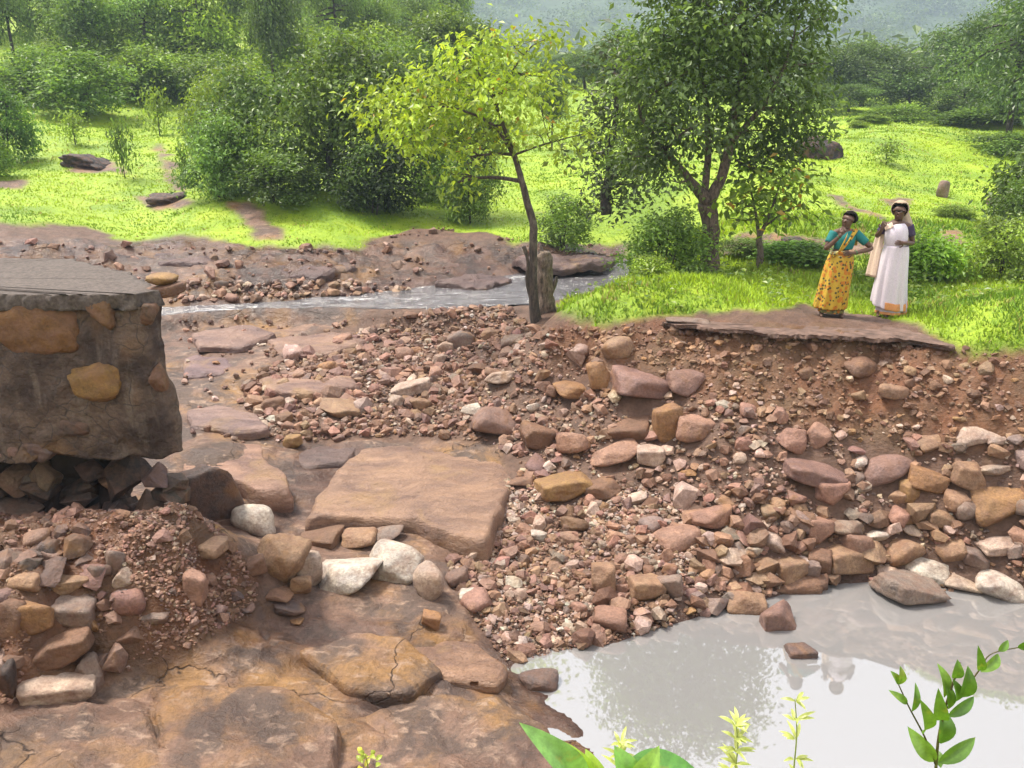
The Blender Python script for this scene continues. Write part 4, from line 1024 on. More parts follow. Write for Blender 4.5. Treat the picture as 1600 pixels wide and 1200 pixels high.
def prism(plan, levels, seed, amp, freq=2.0, bulge=None, n=220, cap_amp=0.02):
    """closed body: plan polygon (counter-clockwise) swept through height levels with rough sides"""
    B = resample(plan, n); c = B.mean(0)
    t = np.roll(B, -1, 0) - np.roll(B, 1, 0); nr = np.stack([t[:, 1], -t[:, 0]], 1); nr /= np.linalg.norm(nr, axis=1)[:, None]
    rings = []
    for z in levels:
        q = fbm(np.stack([B[:, 0] * freq, B[:, 1] * freq, np.full(n, z * freq)], 1), 5, seed)
        off = amp * q + amp * .28 * fbm(np.stack([B[:, 0] * freq * 4, B[:, 1] * freq * 4, np.full(n, z * freq * 4)], 1), 3, seed + 7) + (bulge(B, z) if bulge else 0)
        rings.append(np.concatenate([B + nr * np.reshape(off, (-1, 1)), np.full((n, 1), z)], 1))
    rings = [np.concatenate([c + (rings[0][:, :2] - c) * s, (rings[0][:, 2] + cap_amp * fbm2(B[:, 0] * s, B[:, 1] * s, 1.7, 3, seed + 3))[:, None]], 1) for s in (0.3, 0.7, 0.93)] + rings
    rings += [np.concatenate([c + (rings[-1][:, :2] - c) * s, (rings[-1][:, 2] + cap_amp * 0.5 * fbm2(B[:, 0] * s, B[:, 1] * s, 2.5, 4, seed + 4))[:, None]], 1) for s in (0.985, 0.93, 0.8, 0.6, 0.3)]
    m = len(rings); V = np.concatenate(rings + [np.append(c, rings[0][:, 2].mean())[None], np.append(c, rings[-1][:, 2].mean())[None]])
    i = np.arange(m - 1)[:, None] * n; j = np.arange(n)[None]; j2 = (j + 1) % n
    F4 = np.stack([i + j, i + j2, i + n + j2, i + n + j], -1).reshape(-1, 4)
    j = np.arange(n); j2 = (j + 1) % n
    F3 = np.concatenate([np.stack([np.full(n, m * n), j2, j], 1), np.stack([np.full(n, m * n + 1), (m - 1) * n + j, (m - 1) * n + j2], 1)])
    return V, [F4, F3]
CY = 8.5
cw = empty('broken_causeway', (-6.0, 9.3, 1.8))
def cchild(name, me, loc=(0, 0, 0)):
    o = bpy.data.objects.new(name, me); link(o, cw); o.location = Vector(loc) - cw.location
    return o
PLAN = [(-11, CY - .12), (-6, CY - .03), (-4.2, CY), (-3.62, CY + .02), (-3.5, CY + .2), (-4.3, CY + 1.1), (-5.3, CY + 1.95), (-7, CY + 2.0), (-11, CY + 2.0)]
def bulge(B, z):
    t = (z - 1.95) / 1.6
    r = sstep(-4.6, -3.4, B[:, 0])
    return r * (0.05 * np.exp(-((t - 0.32) / 0.3) ** 2)) + 0.02 * np.sin(t * 7 + B[:, 0] * 2)
V, Fs = prism(PLAN, np.linspace(1.93, 3.53, 80), 21, 0.075, 1.6, bulge, 800, 0.12)
low = np.clip((2.35 - V[:, 2]) / .42, 0, 1); V[:, 2] += low * (0.13 * fbm2(V[:, 0], V[:, 1] * .3, 2.6, 4, 28))
cchild('masonry_wall', mesh_np('masonry_wall', V, Fs, M_MASON))
PLAN2 = [(-11, CY - .13), (-6, CY - .045), (-4.2, CY - .02), (-3.66, CY + .0), (-3.5, CY + .2), (-4.2, CY + 1.1), (-5.25, CY + 1.98), (-7, CY + 2.05), (-11, CY + 2.05)]
V, Fs = prism(PLAN2, [3.50, 3.53, 3.60, 3.645, 3.66], 22, 0.09, 6.0, None, 700, 0.0)
V[:, 2] += 0.05 * sstep(-4.0, -9, V[:, 0]) * 0
cchild('deck', mesh_np('deck', V, Fs, M_DECK))
def wall_stone(u, v, w, h, colour, seed, name='stone', yoff=0.0, dep=0.10, label=None):
    p = at_y(u, v, CY - 0.05 + yoff); s = px_scale(p)
    o = cchild(name, rock_mesh(name, seed, 4, 11, 9, 0.22), p)
    o.scale = (w * s / 2, dep, h * s / 2); o.rotation_euler = (0, random.uniform(-.15, .15), 0)
    o.color = (*jitter(PAL[colour] if isinstance(colour, str) else colour, .08), 1)
    if label: o['label'] = label
    return o
wall_stone(-70, 512, 120, 90, (.12, .065, .028), 306, yoff=.05)
wall_stone(55, 515, 140, 84, (.165, .085, .03), 301, yoff=.06, label='wide ochre facing stone under the deck')
wall_stone(150, 600, 78, 66, (.26, .15, .05), 302, yoff=.0, label='oval ochre stone in the middle of the wall')
wall_stone(160, 488, 42, 56, (.15, .085, .035), 303, yoff=.08)
wall_stone(232, 492, 26, 40, (.11, .07, .045), 304, yoff=.1)
wall_stone(248, 590, 26, 46, (.13, .072, .04), 305, yoff=.02)
V, Fs = prism([(-11, CY + .45), (-5, CY + .55), (-4.45, CY + .7), (-4.6, CY + 1.1), (-5.4, CY + 1.8), (-11, CY + 1.8)], np.linspace(0.6, 2.1, 14), 25, 0.45, 2.4, None, 260, .05)
cchild('shade_backing', mesh_np('shade_backing', V, Fs, simple_mat('shade_dark_earth', (0.03, 0.018, 0.014), 0.95, 0.4, 8, 0.8, 0.04)))  # added backing that closes the see-through gap; near-black paints the undercut's shade
rs = random.Random(5)
for k in range(9):
    u, v = rs.uniform(-80, 235), rs.uniform(540, 712)
    if abs(u - 150) < 50 and abs(v - 600) < 40: continue
    wall_stone(u, v, rs.uniform(24, 62), rs.uniform(18, 42), rs.choice(['slate', 'purple', 'brown', 'grey', (.09, .066, .055)]), 310 + k, yoff=rs.uniform(0.09, .14))
p = at_y(254, 437, CY + .35); o = cchild('deck_stone', rock_mesh('deck_stone', 380, 3, 16, 7, .06), p); o.scale = (.13, .14, .055); o.color = (*PAL['ochre'], 1); o['label'] = 'yellow stone sticking out of the broken deck end'
p = at_y(262, 452, CY + .4); o = cchild('deck_stone', rock_mesh('deck_stone', 381, 3, 16, 7, .06), p); o.scale = (.2, .2, .06); o.rotation_euler = (0, -.12, 0); o.color = (*PAL['brown'], 1)
for k in range(46):
    u, v = rs.uniform(-60, 285), rs.uniform(735, 830)
    yy = CY + rs.uniform(.5, .95) - (v - 735) / 95 * .25 if u < 215 else CY + rs.uniform(.2, .5)
    p = at_y(u, v, yy); s = rs.uniform(.10, .24)
    o = cchild('foundation_stone', mesh_np('foundation_stone', *hull_shape(400 + k, 12, .06), M_ROCK, False) if k < 9 else bpy.data.meshes['foundation_stone' + ('' if k % 9 == 0 else '.%03d' % (k % 9))], p)
    o.scale = (s * rs.uniform(.8, 1.4), s, s * rs.uniform(.5, .9)); o.rotation_euler = (rs.uniform(-.4, .4), rs.uniform(-.4, .4), rs.uniform(0, 6))
    o.color = (*jitter(PAL[rs.choice(['brown', 'dark', 'dark', 'brown', 'slate'])] , .3, rs), 1)  # stone tones kept dark to paint in the shade below the wall
tag(cw, 'broken end of the left stone causeway with a worn concrete deck, undercut below', 'causeway', None, 'thing')

# ------------------------------------------------------------------ right causeway: what is left of the road slab
rd = empty('broken_road', tuple(at_z(1250, 505, 2.44)))
RP = [at_z(u, v, 2.5)[:2] for u, v in [(1030,497),(1120,507),(1240,516),(1330,521),(1440,526),(1490,534),(1470,512),(1420,497),(1350,486),(1280,479),(1190,481),(1100,487)]]
V, Fs = prism(RP, [2.395, 2.41, 2.428, 2.443, 2.449], 31, 0.15, 4.5, None, 600, 0.03)
V[:, 2] += 0.03 * fbm2(V[:, 0], V[:, 1], 1.5, 4, 33)
o = bpy.data.objects.new('deck', mesh_np('deck', V - np.array(rd.location), Fs, simple_mat('road_dirt', (0.135, 0.085, 0.066), 0.95, 0.45, 6, 0.9, 0.03))); link(o, rd)
for k, (u, v, w) in enumerate([(1075,501,70)]):
    p = at_z(u, v, 2.46); s = px_scale(p)
    e = bpy.data.objects.new('slab_edge', rock_mesh('slab_edge', 430 + k, 3, 20, 6, .05)); link(e, rd); e.location = Vector(p) - rd.location
    e.scale = (w * s / 2, .12, .028); e.rotation_euler = (0, .03, -.12); e.color = (*PAL['grey'], 1)
tag(rd, 'remaining dirt covered road slab at the broken edge where two women stand', 'road', None, 'thing')

# ------------------------------------------------------------------ vegetation
def leaf_quads(P, N, D, L, Wd, fold=0.15):
    """rhombic leaves: P base points, D leaf direction, N leaf normal"""
    D = D / (np.linalg.norm(D, axis=1)[:, None] + 1e-9)
    S = np.cross(D, N); S /= np.linalg.norm(S, axis=1)[:, None] + 1e-9
    Nn = np.cross(S, D)
    L = np.reshape(L, (-1, 1)); Wd = np.reshape(Wd, (-1, 1))
    a = P; b = P + D * L * 0.45 + S * Wd * 0.5 + Nn * Wd * fold; c = P + D * L - Nn * L * 0.12; d = P + D * L * 0.45 - S * Wd * 0.5 + Nn * Wd * fold
    V = np.stack([a, b, c, d], 1).reshape(-1, 3)
    n = len(P)
    return V, np.arange(4 * n).reshape(n, 4)
def crown_mesh(name, clumps, tips_per_m2, leaves_per_tip, leaf, pal, seed, droop=0.25, gap=0.0, spray=None, yellow=0.0):
    r = np.random.default_rng(seed)
    Ps, Ns, Ds, Ls, Cs = [], [], [], [], []
    pal = np.array(pal)
    for (c, R) in clumps:
        c = np.array(c, float); R = np.array(R, float)
        area = 4 * math.pi * (R.prod() ** (2 / 3))
        m = max(3, int(area * tips_per_m2)); cb = r.uniform(0.6, 1.5)
        d = r.normal(size=(m, 3)); d /= np.linalg.norm(d, axis=1)[:, None]
        rad = 0.45 + 0.55 * r.random(m) ** 0.55
        rad *= 1 + 0.45 * fbm(d * 1.6 + c * 0.7 + seed, 3, seed % 100)
        T = c + d * R * rad[:, None]
        if gap:
            ok = fbm(T * (0.55 / max(R.mean(), 0.2)) * 2 + seed, 3, seed % 50) > gap - 0.5
            T, d = T[ok], d[ok]
        m = len(T)
        if not m: continue
        sp = spray or leaf * 1.6
        k = leaves_per_tip
        TT = np.repeat(T, k, 0); dd = np.repeat(d, k, 0)
        off = r.normal(size=(m * k, 3)) * sp * np.array([1, 1, 0.6])
        P = TT + off
        D = dd * 0.6 + r.normal(size=(m * k, 3)) * 0.7; D[:, 2] = D[:, 2] * 0.5 - droop
        N = np.array([0, 0, 1.0]) * 0.9 + dd * 0.5 + r.normal(size=(m * k, 3)) * 0.45
        br = cb * np.repeat(r.uniform(0.75, 1.25, m), k) * r.uniform(0.75, 1.25, m * k)
        w = np.repeat(np.clip(r.random(m) * 0.7 + 0.3 * r.random(m), 0, 1), k)[:, None]
        col = (pal[0] * (1 - w) + pal[1] * w) * br[:, None]
        if yellow:
            y = r.random(m * k) < yellow; col[y] = np.array([0.50, 0.30, 0.03]) * r.uniform(.7, 1.1, (y.sum(), 1))
        Ps.append(P); Ns.append(N); Ds.append(D); Ls.append(leaf * r.uniform(0.6, 1.25, m * k)); Cs.append(col)
    P, N, D, L, C = (np.concatenate(q) for q in (Ps, Ns, Ds, Ls, Cs))
    V, Fc = leaf_quads(P, N, D, L, L * 0.52)
    return mesh_np(name, V, Fc, M_LEAF, False, np.repeat(C, 4, 0))
def bend(a, b, n=6, k=0.12, r=random):
    a, b = np.array(a, float), np.array(b, float); L = np.linalg.norm(b - a)
    t = np.linspace(0, 1, n)[:, None]; o = np.array([r.uniform(-1, 1), r.uniform(-1, 1), r.uniform(-.3, 1)]) * k * L
    return a * (1 - t) + b * t + o * (np.sin(t * math.pi))
def build_tree(name, root, limbs, clumps, leaf, pal, label, seed, bark=(.075, .055, .042), tips=14, lpt=9, droop=.25, gap=0, group=None, yellow=0, twig=0.02, cat='tree', link_limb=True, rough=.18):
    """limbs: list of (points, radii) relative to root; the first is the trunk"""
    t = empty(name, root)
    r = random.Random(seed)
    mb = MB()
    allp = []
    for k, (pts, rad) in enumerate(limbs):
        pts = np.array(pts, float)
        n = max(8, len(pts) * 4); q = np.linspace(0, len(pts) - 1, n)
        fine = np.stack([np.interp(q, np.arange(len(pts)), pts[:, c]) for c in range(3)], 1)
        for _ in range(3): fine[1:-1] = (fine[:-2] + 2 * fine[1:-1] + fine[2:]) / 4
        rr = np.interp(q, np.arange(len(pts)), rad)
        fine[1:] += 0.35 * rr[1:, None] * np.stack([fbm2(q[1:] * 1.3, q[1:] * 0 + k, 1, 2, seed + c) for c in range(3)], 1)
        mb.tube(fine, rr, 10 if rad[0] > .04 else 6, bark, rough, seed + k)
        allp.append(np.concatenate([fine, rr[:, None]], 1)[len(fine) // 3:])
    A = np.concatenate(allp)
    for c, R in clumps:
        c = np.array(c, float)
        cost = np.linalg.norm(A[:, :3] - c, axis=1) + 0.8 * np.clip(A[:, 2] - c[2], 0, None)
        s = A[cost.argmin()]
        L = np.linalg.norm(c - s[:3])
        if link_limb and L > 0.05:
            b = bend(s[:3], c, 7, .12, r); r0 = min(s[3] * .7, 0.012 + 0.022 * L + twig * .3)
            mb.tube(b, np.linspace(r0, r0 * .45, 7), 6, bark, rough, seed)
            for _ in range(4):
                d = np.array([r.gauss(0, 1), r.gauss(0, 1), r.gauss(.3, .8)]); d /= np.linalg.norm(d)
                mb.tube(bend(b[r.randrange(3, 7)], c + d * np.array(R) * .85, 5, .1, r), np.linspace(r0 * .5, r0 * .15, 5), 4, bark)
    obj('trunk', mb.mesh('trunk', M_BARK), t)
    obj('crown', crown_mesh('crown', clumps, tips, lpt, leaf, pal, seed, droop, gap, None, yellow), t)
    tag(t, label, cat, group)
    return t
def rel(root):
    def f(u, v, dy=0.0):
        return at_y(u, v, root[1] + dy) - np.array(root)
    return f

# --- thin yellow-green tree at the end of the bank
root = hit(842, 500); root = np.array([root[0], root[1], root[2] - 0.05]); q = rel(root); S = px_scale(root)
limbs = [([q(842,512), q(832,470), q(833,400), q(835,350), q(822,310,.02), q(812,270,.04), q(803,242,.05)], [.12, .085, .075, .07, .062, .052, .048]),
         ([q(803,242,.05), q(790,205,.1), q(776,165,.1), q(762,135,.05), q(745,128,0)], [.045, .036, .03, .022, .012]),
         ([q(800,238,.05), q(778,200,-.1), q(750,182,-.2), q(700,165,-.3), q(645,168,-.3)], [.036, .03, .022, .016, .008]),
         ([q(803,242,.05), q(850,225,.2), q(900,212,.3), q(930,205,.3)], [.022, .014, .01, .006]),
         ([q(776,165,.1), q(800,110,.2), q(830,70,.3), q(870,55,.3)], [.026, .018, .012, .006]),
         ([q(762,135,.05), q(735,95,.0), q(722,70,0)], [.02, .012, .006]),
         ([q(832,470), q(822,440,-.05), q(826,410,-.06), q(818,385,-.08)], [.05, .03, .026, .035]),
         ([q(836,505), q(828,530,-.25), q(822,548,-.4)], [.07, .05, .02]), ([q(846,505), q(862,520,-.2), q(880,535,-.35)], [.06, .04, .015]), ([q(838,505), q(848,530,-.25), q(850,545,-.35)], [.06, .045, .02])]
def cl(u, v, ru, rv, dy=0.0, rd=None):
    return (q(u, v, dy), (ru * S * 1.08, (rd or (ru + rv) / 2) * S, rv * S * .8))
clumps = [cl(590,165,38,32,-.2), cl(640,140,48,30,.1), cl(630,190,48,30,-.3), cl(690,120,50,30,.3), cl(700,165,60,36,-.2), cl(680,215,48,26,.1), cl(650,235,30,16,-.2), cl(745,100,50,30,-.1), cl(730,75,34,22,.2),
          cl(800,68,58,22,.1), cl(855,58,30,16,.2), cl(770,150,48,40,-.3), cl(820,120,40,32,.3), cl(760,205,46,34,.2), cl(850,150,26,20,.0), cl(735,245,30,22,-.1), cl(840,205,44,22,.3), cl(905,205,36,12,.3), cl(880,235,24,14,.2), cl(862,120,22,14,.3), cl(715,285,24,24,.2)]
build_tree('thin_tree', root, limbs, clumps, .135, [(.24, .38, .028), (.42, .53, .06)], 'thin leaning tree with yellow-green crown on the broken bank end', 71, tips=30, lpt=7, droop=.55, gap=.44, yellow=.012, bark=(.085, .066, .053))
# stump next to it
sroot = hit(860, 485); q = rel(sroot)
mb = MB(); sp = [q(852,520), q(852,490), q(851,460), q(849,430), q(851,405), q(853,393)]
mb.tube(np.stack([np.interp(np.linspace(0, 5, 26), np.arange(6), np.array(sp)[:, c]) for c in range(3)], 1), np.interp(np.linspace(0, 5, 26), np.arange(6), [.26, .20, .175, .16, .15, .10]), 22, (.20, .15, .115), .55, 5)
st = empty('tree_stump', sroot); obj('stump', mb.mesh('stump', M_BARK), st)
for pts_, rad_ in (([q(862,455), q(868,440,-.05), q(870,432,-.08)], [.05, .04, .02]), ([q(848,400), q(846,388), q(843,380)], [.05, .03, .012])):
    mb = MB(); mb.tube(pts_, rad_, 8, (.14, .11, .09), .3)
    obj('broken_branch', mb.mesh('broken_branch', M_BARK), st)
tag(st, 'grey weathered tree stump standing right beside the thin leaning tree', 'stump')

# --- big dark tree behind the bank
root = hit(1108, 425); q = rel(root); S = px_scale(root)
limbs = [([q(1106,432), q(1110,395), q(1110,350), q(1106,318)], [.23, .165, .15, .17]),
         ([q(1106,322), q(1128,280), q(1140,225,.1), q(1152,160,.1), q(1165,90,.2), q(1160,10,.2), q(1150,-60,.1)], [.12, .095, .085, .075, .065, .05, .03]),
         ([q(1106,318), q(1085,290,-.1), q(1062,262,-.1), q(1030,225,0), q(1000,180,0)], [.12, .085, .06, .05, .03]),
         ([q(1100,305), q(1108,240,.3), q(1104,160,.4), q(1090,80,.4), q(1085,0,.3)], [.07, .06, .05, .04, .025]),
         ([q(1140,225,.1), q(1190,170,-.1), q(1220,120,-.2), q(1240,60,-.2)], [.05, .045, .035, .02]),
         ([q(1150,250,.1), q(1172,262,.2), q(1200,285,.3)], [.02, .012, .006])]
clumps = [cl(u, v, ru, rv, dy) for u, v, ru, rv, dy in [
    (1060,60,70,60,.2), (1130,40,80,60,-.3), (1210,50,70,60,.2), (1260,10,40,40,0), (1050,130,70,55,-.2), (1130,120,70,60,.5), (1210,130,65,55,-.3), (1250,180,40,45,.2), (1080,200,70,45,-.4), (1170,205,60,45,.4),
    (1020,190,52,40,.3), (995,120,40,40,-.1), (1025,245,50,30,-.3), (1210,235,36,28,.0), (1140,-40,90,60,0), (1060,-30,60,50,.2), (1230,-50,60,50,.1), (985,240,36,30,.1), (1272,110,22,26,.1), (1060,285,26,14,-.3), (1292,20,10,16,0), (1180,255,20,12,.2), (1010,60,34,34,0), (1262,215,20,24,.1)]]
build_tree('big_tree', root, limbs, clumps, .125, [(.055, .105, .02), (.14, .22, .042)], 'big dark green tree with forked trunk behind the two women', 72, tips=24, lpt=10, droop=.45, gap=.30, bark=(.125, .092, .072))

# --- young tree with light green leaves right of it
root = hit(1190, 418); q = rel(root); S = px_scale(root)
limbs = [([q(1188,425), q(1188,395), q(1186,372)], [.075, .06, .055]), ([q(1186,372), q(1200,340), q(1212,310), q(1220,280)], [.042, .03, .02, .012]), ([q(1186,372), q(1182,340,.1), q(1176,310,.1), q(1170,285)], [.038, .028, .02, .01]), ([q(1194,355), q(1225,330,.1), q(1250,320,.1)], [.02, .014, .008])]
clumps = [cl(*c) for c in [(1170,300,36,22,.1), (1205,280,40,22,-.1), (1235,270,32,20,.1), (1215,315,40,18,.15), (1160,325,28,18,-.1), (1195,335,36,16,.2), (1255,295,18,20,0), (1235,325,18,16,.1), (1150,345,18,12,-.1), (1180,265,20,10,.1)]]
build_tree('young_tree', root, limbs, clumps, .17, [(.16, .30, .025), (.32, .44, .05)], 'young tree with bright light green leaves between the big tree and the women', 73, tips=16, lpt=8, droop=.35, gap=.3, yellow=.05, bark=(.12, .095, .07))

# --- dark tree seen behind, left of the big tree
root = at_y(948, 325, 21.0); root[2] = H(root[0], root[1])[0]; q = rel(root); S = px_scale(root)
limbs = [([q(948,335), q(945,300), q(955,268), q(950,235)], [.13, .11, .10, .09]), ([q(955,268), q(985,245), q(1010,230)], [.06, .04, .02]), ([q(950,235), q(965,180), q(960,110)], [.08, .06, .03])]
clumps = [cl(*c) for c in [(950,200,42,40,.2), (985,170,40,50,.3), (945,150,36,40,.1), (965,95,40,45,.2), (930,240,26,26,0), (975,260,45,30,-.2), (1000,290,36,24,-.2), (935,285,24,20,.1), (1010,225,30,30,.1), (960,320,40,20,.3)]]
build_tree('dark_tree', root, limbs, clumps, .16, [(.045, .072, .02), (.10, .145, .035)], 'dark leafy tree with black trunk left of the big tree', 74, tips=14, lpt=9, gap=.38, bark=(.04, .032, .028))

# --- prototypes for the other trees and shrubs (unit height, unit width)
def proto(kind, seed, leaf, tips, pal, trunk_h=.3, ncl=16, lpt=8, gap=.3, stems=1, spread=1.0, rad=.2):
    r = random.Random(seed); limbs = []; clumps = []
    for k in range(stems):
        a = r.uniform(0, 6.28); e = 0.0 if stems == 1 else r.uniform(.1, .3)
        top = np.array([math.cos(a) * e, math.sin(a) * e, .72 + r.uniform(-.1, .1)]); mid = top * np.array([.4, .4, .45]) + np.array([r.uniform(-.04, .04), r.uniform(-.04, .04), 0])
        limbs.append(([np.array([math.cos(a) * .03 * (stems > 1), math.sin(a) * .03 * (stems > 1), -.03]), mid, top], [.028 if stems == 1 else .012, .02 if stems == 1 else .009, .006]))
    for k in range(ncl):
        f = (k + .5) / ncl; z = trunk_h + (1 - trunk_h - .12) * f; a = k * 2.4 + r.uniform(-.5, .5)
        prof = math.sin(math.pi * min(1, max(.12, .22 + .7 * f))) ** .7
        rr = .5 * prof * (r.uniform(.2, .8) ** .6) * spread * .8
        s = rad * r.uniform(.7, 1.25)
        clumps.append(((math.cos(a) * rr, math.sin(a) * rr, z), (s, s, s * .72)))
    mb = MB()
    for pts, rads in limbs:
        pts = np.array(pts); n = 9; qq = np.linspace(0, 2, n)
        mb.tube(np.stack([np.interp(qq, range(3), pts[:, c]) for c in range(3)], 1), np.interp(qq, range(3), rads), 7, (.05, .04, .033), .2, seed)
    A = np.concatenate([np.array(p) for p, _ in limbs])
    for c, R in clumps:
        c = np.array(c); pts = limbs[r.randrange(stems)][0]; t = min(.95, max(.2, (c[2] - .12) / .75)); s0 = pts[1] * (1 - t) + pts[2] * t
        mb.tube(bend(s0, c, 5, .1, r), np.linspace(.009, .004, 5), 4, (.05, .04, .033))
    return mb.mesh(kind + '_trunk', M_BARK), crown_mesh(kind + '_crown', clumps, tips, lpt, leaf, pal, seed, .3, gap)
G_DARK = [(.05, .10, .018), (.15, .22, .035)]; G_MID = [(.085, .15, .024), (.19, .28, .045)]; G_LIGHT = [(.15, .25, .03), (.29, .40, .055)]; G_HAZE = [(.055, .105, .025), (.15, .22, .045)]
PROTO = {
    'bushy': [proto('bushy', 201 + k, .042, 620, G_DARK, .16, 24, 7, .36, 2, 1.35, .125) for k in range(3)],
    'tree': [proto('tree', 211 + k, .036, 520, G_HAZE, .22, 24, 6, .36, 1, 1.3, .125) for k in range(3)],
    'shrub': [proto('shrub', 221 + k, .062, 360, G_MID, .10, 18, 6, .34, 4, 1.35, .14) for k in range(3)],
    'light': [proto('light', 231 + k, .062, 360, G_LIGHT, .10, 18, 6, .34, 3, 1.35, .14) for k in range(2)],
    'sapling': [proto('sapling', 241 + k, .15, 60, G_LIGHT, .3, 8, 4, .2, 1, .8, .16) for k in range(2)],
    'slim': [proto('slim', 251 + k, .042, 360, G_HAZE, .5, 15, 7, .42, 1, .8, .16) for k in range(2)],
    'low': [proto('low', 261 + k, .13, 150, G_MID, .04, 9, 5, .2, 4, 1.1, .25) for k in range(2)]}
def plant(kind, u, y, vtop, wpx, label, name='tree', cat='tree', group=None, tint=(1, 1, 1), rz=None, k=None, vbase=None):
    zz = None
    x = (u - 800) / F_PX * (y * CP + 2 * SP)
    for _ in range(3):
        z = float(H(x, y)[0]); x = (u - 800) / F_PX * (y * CP + (CAM_Z - z) * SP)
    ztop = CAM_Z - y * math.tan(float(dip(vtop)))
    hgt = max(ztop - z, 0.3); W = wpx * (y * CP + (CAM_Z - z) * SP) / F_PX
    r = random.Random(int(u * 31 + y * 7))
    k = r.randrange(len(PROTO[kind])) if k is None else k
    tm, cm = PROTO[kind][k]
    e = empty(name, (x, y, z))
    ang = r.uniform(0, 6.28) if rz is None else rz
    for nm, me in (('trunk', tm), ('crown', cm)):
        o = obj(nm, me, e); o.scale = (W, W, hgt * 1.03); o.rotation_euler = (0, 0, ang); o.color = (*tint, 1)
    tag(e, label, cat, group)
    return e
# dense dark clump left of the thin tree
def thicket(u0, y, limbs_px, cls, leaf, pal, label, seed, bark=(.035, .028, .024), tips=20, gap=.28):
    z = float(H((u0 - 800) / F_PX * (y * CP + 3 * SP), y)[0]); x = (u0 - 800) / F_PX * (y * CP + (CAM_Z - z) * SP)
    root = np.array([x, y, z]); S_ = px_scale(root)
    def qq(u, v, dy=0): return at_y(u, v, y + dy) - root
    return build_tree('thicket_tree', root, [([qq(*p_) for p_ in L], R) for L, R in limbs_px], [(qq(u, v, dy), (ru * S_, (ru + rv) / 2 * S_, rv * S_)) for u, v, ru, rv, dy in cls], leaf, pal, label, seed, bark=bark, tips=tips, lpt=7, gap=gap, droop=.35)
thicket(515, 25.5, [([(515,318), (514,270), (516,215), (520,150)], [.13, .11, .09, .05]), ([(516,215), (560,150), (580,110)], [.07, .05, .02]), ([(514,240), (470,180), (450,140)], [.06, .045, .02])],
        [(545,88,50,24,.2), (490,112,46,26,-.2), (590,112,44,26,.3), (540,138,52,30,-.5), (470,160,52,30,-.3), (600,165,46,32,-.2), (530,185,46,26,-.7), (565,215,40,24,-.5), (455,205,50,28,-.6), (505,225,40,22,.3), (480,250,46,24,.4), (540,262,46,26,.4), (500,290,40,18,.5), (620,120,30,24,.4), (520,60,26,16,.3)],
        .17, [(.045, .09, .016), (.15, .23, .036)], 'tall dense tree with black trunk at the centre of the left thicket', 91)
thicket(390, 26.0, [([(395,310), (392,260), (388,200)], [.1, .08, .05]), ([(392,250), (350,200), (335,180)], [.05, .04, .02]), ([(392,240), (430,180), (440,150)], [.05, .04, .02])],
        [(385,140,50,26,.2), (430,150,40,26,.3), (340,180,40,28,.1), (390,190,50,28,-.4), (350,225,42,26,-.4), (420,230,48,26,-.6), (375,262,44,22,-.6), (450,262,40,20,-.7), (330,215,30,24,.0), (360,120,30,20,.4)],
        .16, [(.05, .105, .022), (.16, .255, .05)], 'bluish green tree forming the left half of the left thicket', 92)
thicket(605, 24.6, [([(605,325), (603,270), (600,220)], [.09, .075, .05]), ([(603,260), (630,220), (640,200)], [.05, .035, .02])],
        [(610,205,44,28,.1), (645,190,36,28,.3), (585,245,40,28,-.3), (630,245,42,28,-.2), (600,285,40,24,-.4), (570,295,34,20,-.2), (640,290,30,22,0)],
        .15, [(.03, .06, .016), (.09, .14, .03)], 'very dark low tree at the right side of the left thicket', 93, tips=15, gap=.3)
plant('shrub', 430, 23.8, 232, 130, 'low dark shrub at the foot of the left thicket', 'shrub', 'shrub', tint=(.8, .9, .8))
plant('shrub', 345, 24.8, 178, 110, 'greyish green shrub at the left end of the left thicket', 'shrub', 'shrub', tint=(.95, 1.1, 1.3))
plant('shrub', 585, 24.0, 222, 110, 'dark rounded shrub at the right foot of the left thicket', 'shrub', 'shrub', tint=(.55, .65, .6))
plant('light', 335, 30, 120, 90, 'light green shrub behind the left thicket beside the path', 'shrub', 'shrub')
plant('tree', 725, 24.5, 150, 130, 'small dark stemmed tree standing behind the thin yellow-green tree', k=0, tint=(1.3, 1.4, 1.0))
plant('shrub', 735, 23.8, 268, 70, 'low leafy shrub under the small dark stemmed tree', 'shrub', 'shrub', tint=(1.2, 1.3, 1))
plant('shrub', 880, 21.8, 300, 80, 'low greyish shrub on the grass just behind the thin tree trunk', 'shrub', 'shrub', tint=(1.1, 1.2, 1.1))
plant('light', 690, 27, 230, 100, 'light green bush right of the left thicket', 'shrub', 'shrub', tint=(.8, .95, .8))
plant('slim', 862, 36, 118, 60, 'lone slim sapling on the bright clearing behind the thin tree', 'sapling', 'tree')
# right bank shrubs
plant('shrub', 1040, 15.4, 325, 120, 'dense green shrub at the left foot of the big tree', 'shrub', 'shrub', tint=(1.0, 1.1, 1.0))
plant('light', 1015, 14.6, 398, 70, 'small light green shrub in front of the dense green shrub by the stream', 'shrub', 'shrub', tint=(1.2, 1.2, .9))
plant('shrub', 1165, 17, 372, 80, 'low green bush behind the young tree', 'shrub', 'shrub')
plant('low', 1245, 16.4, 380, 80, 'low broad leaved weeds between young tree and woman in yellow', 'shrub', 'shrub', tint=(1.1, 1.3, 1.2))
plant('low', 1445, 15.2, 372, 70, 'leafy green weed bush right behind the woman in white', 'shrub', 'shrub', tint=(1.4, 1.6, .9))
plant('light', 1562, 15.0, 335, 100, 'bright green bush at the right edge behind the bank', 'shrub', 'shrub')
plant('shrub', 1600, 17.5, 268, 90, 'darker bush at the right edge under the overhanging tree', 'shrub', 'shrub', tint=(.9, 1, .9))
plant('light', 1490, 22, 355, 60, 'small light bush in the grass right of the women', 'shrub', 'shrub')
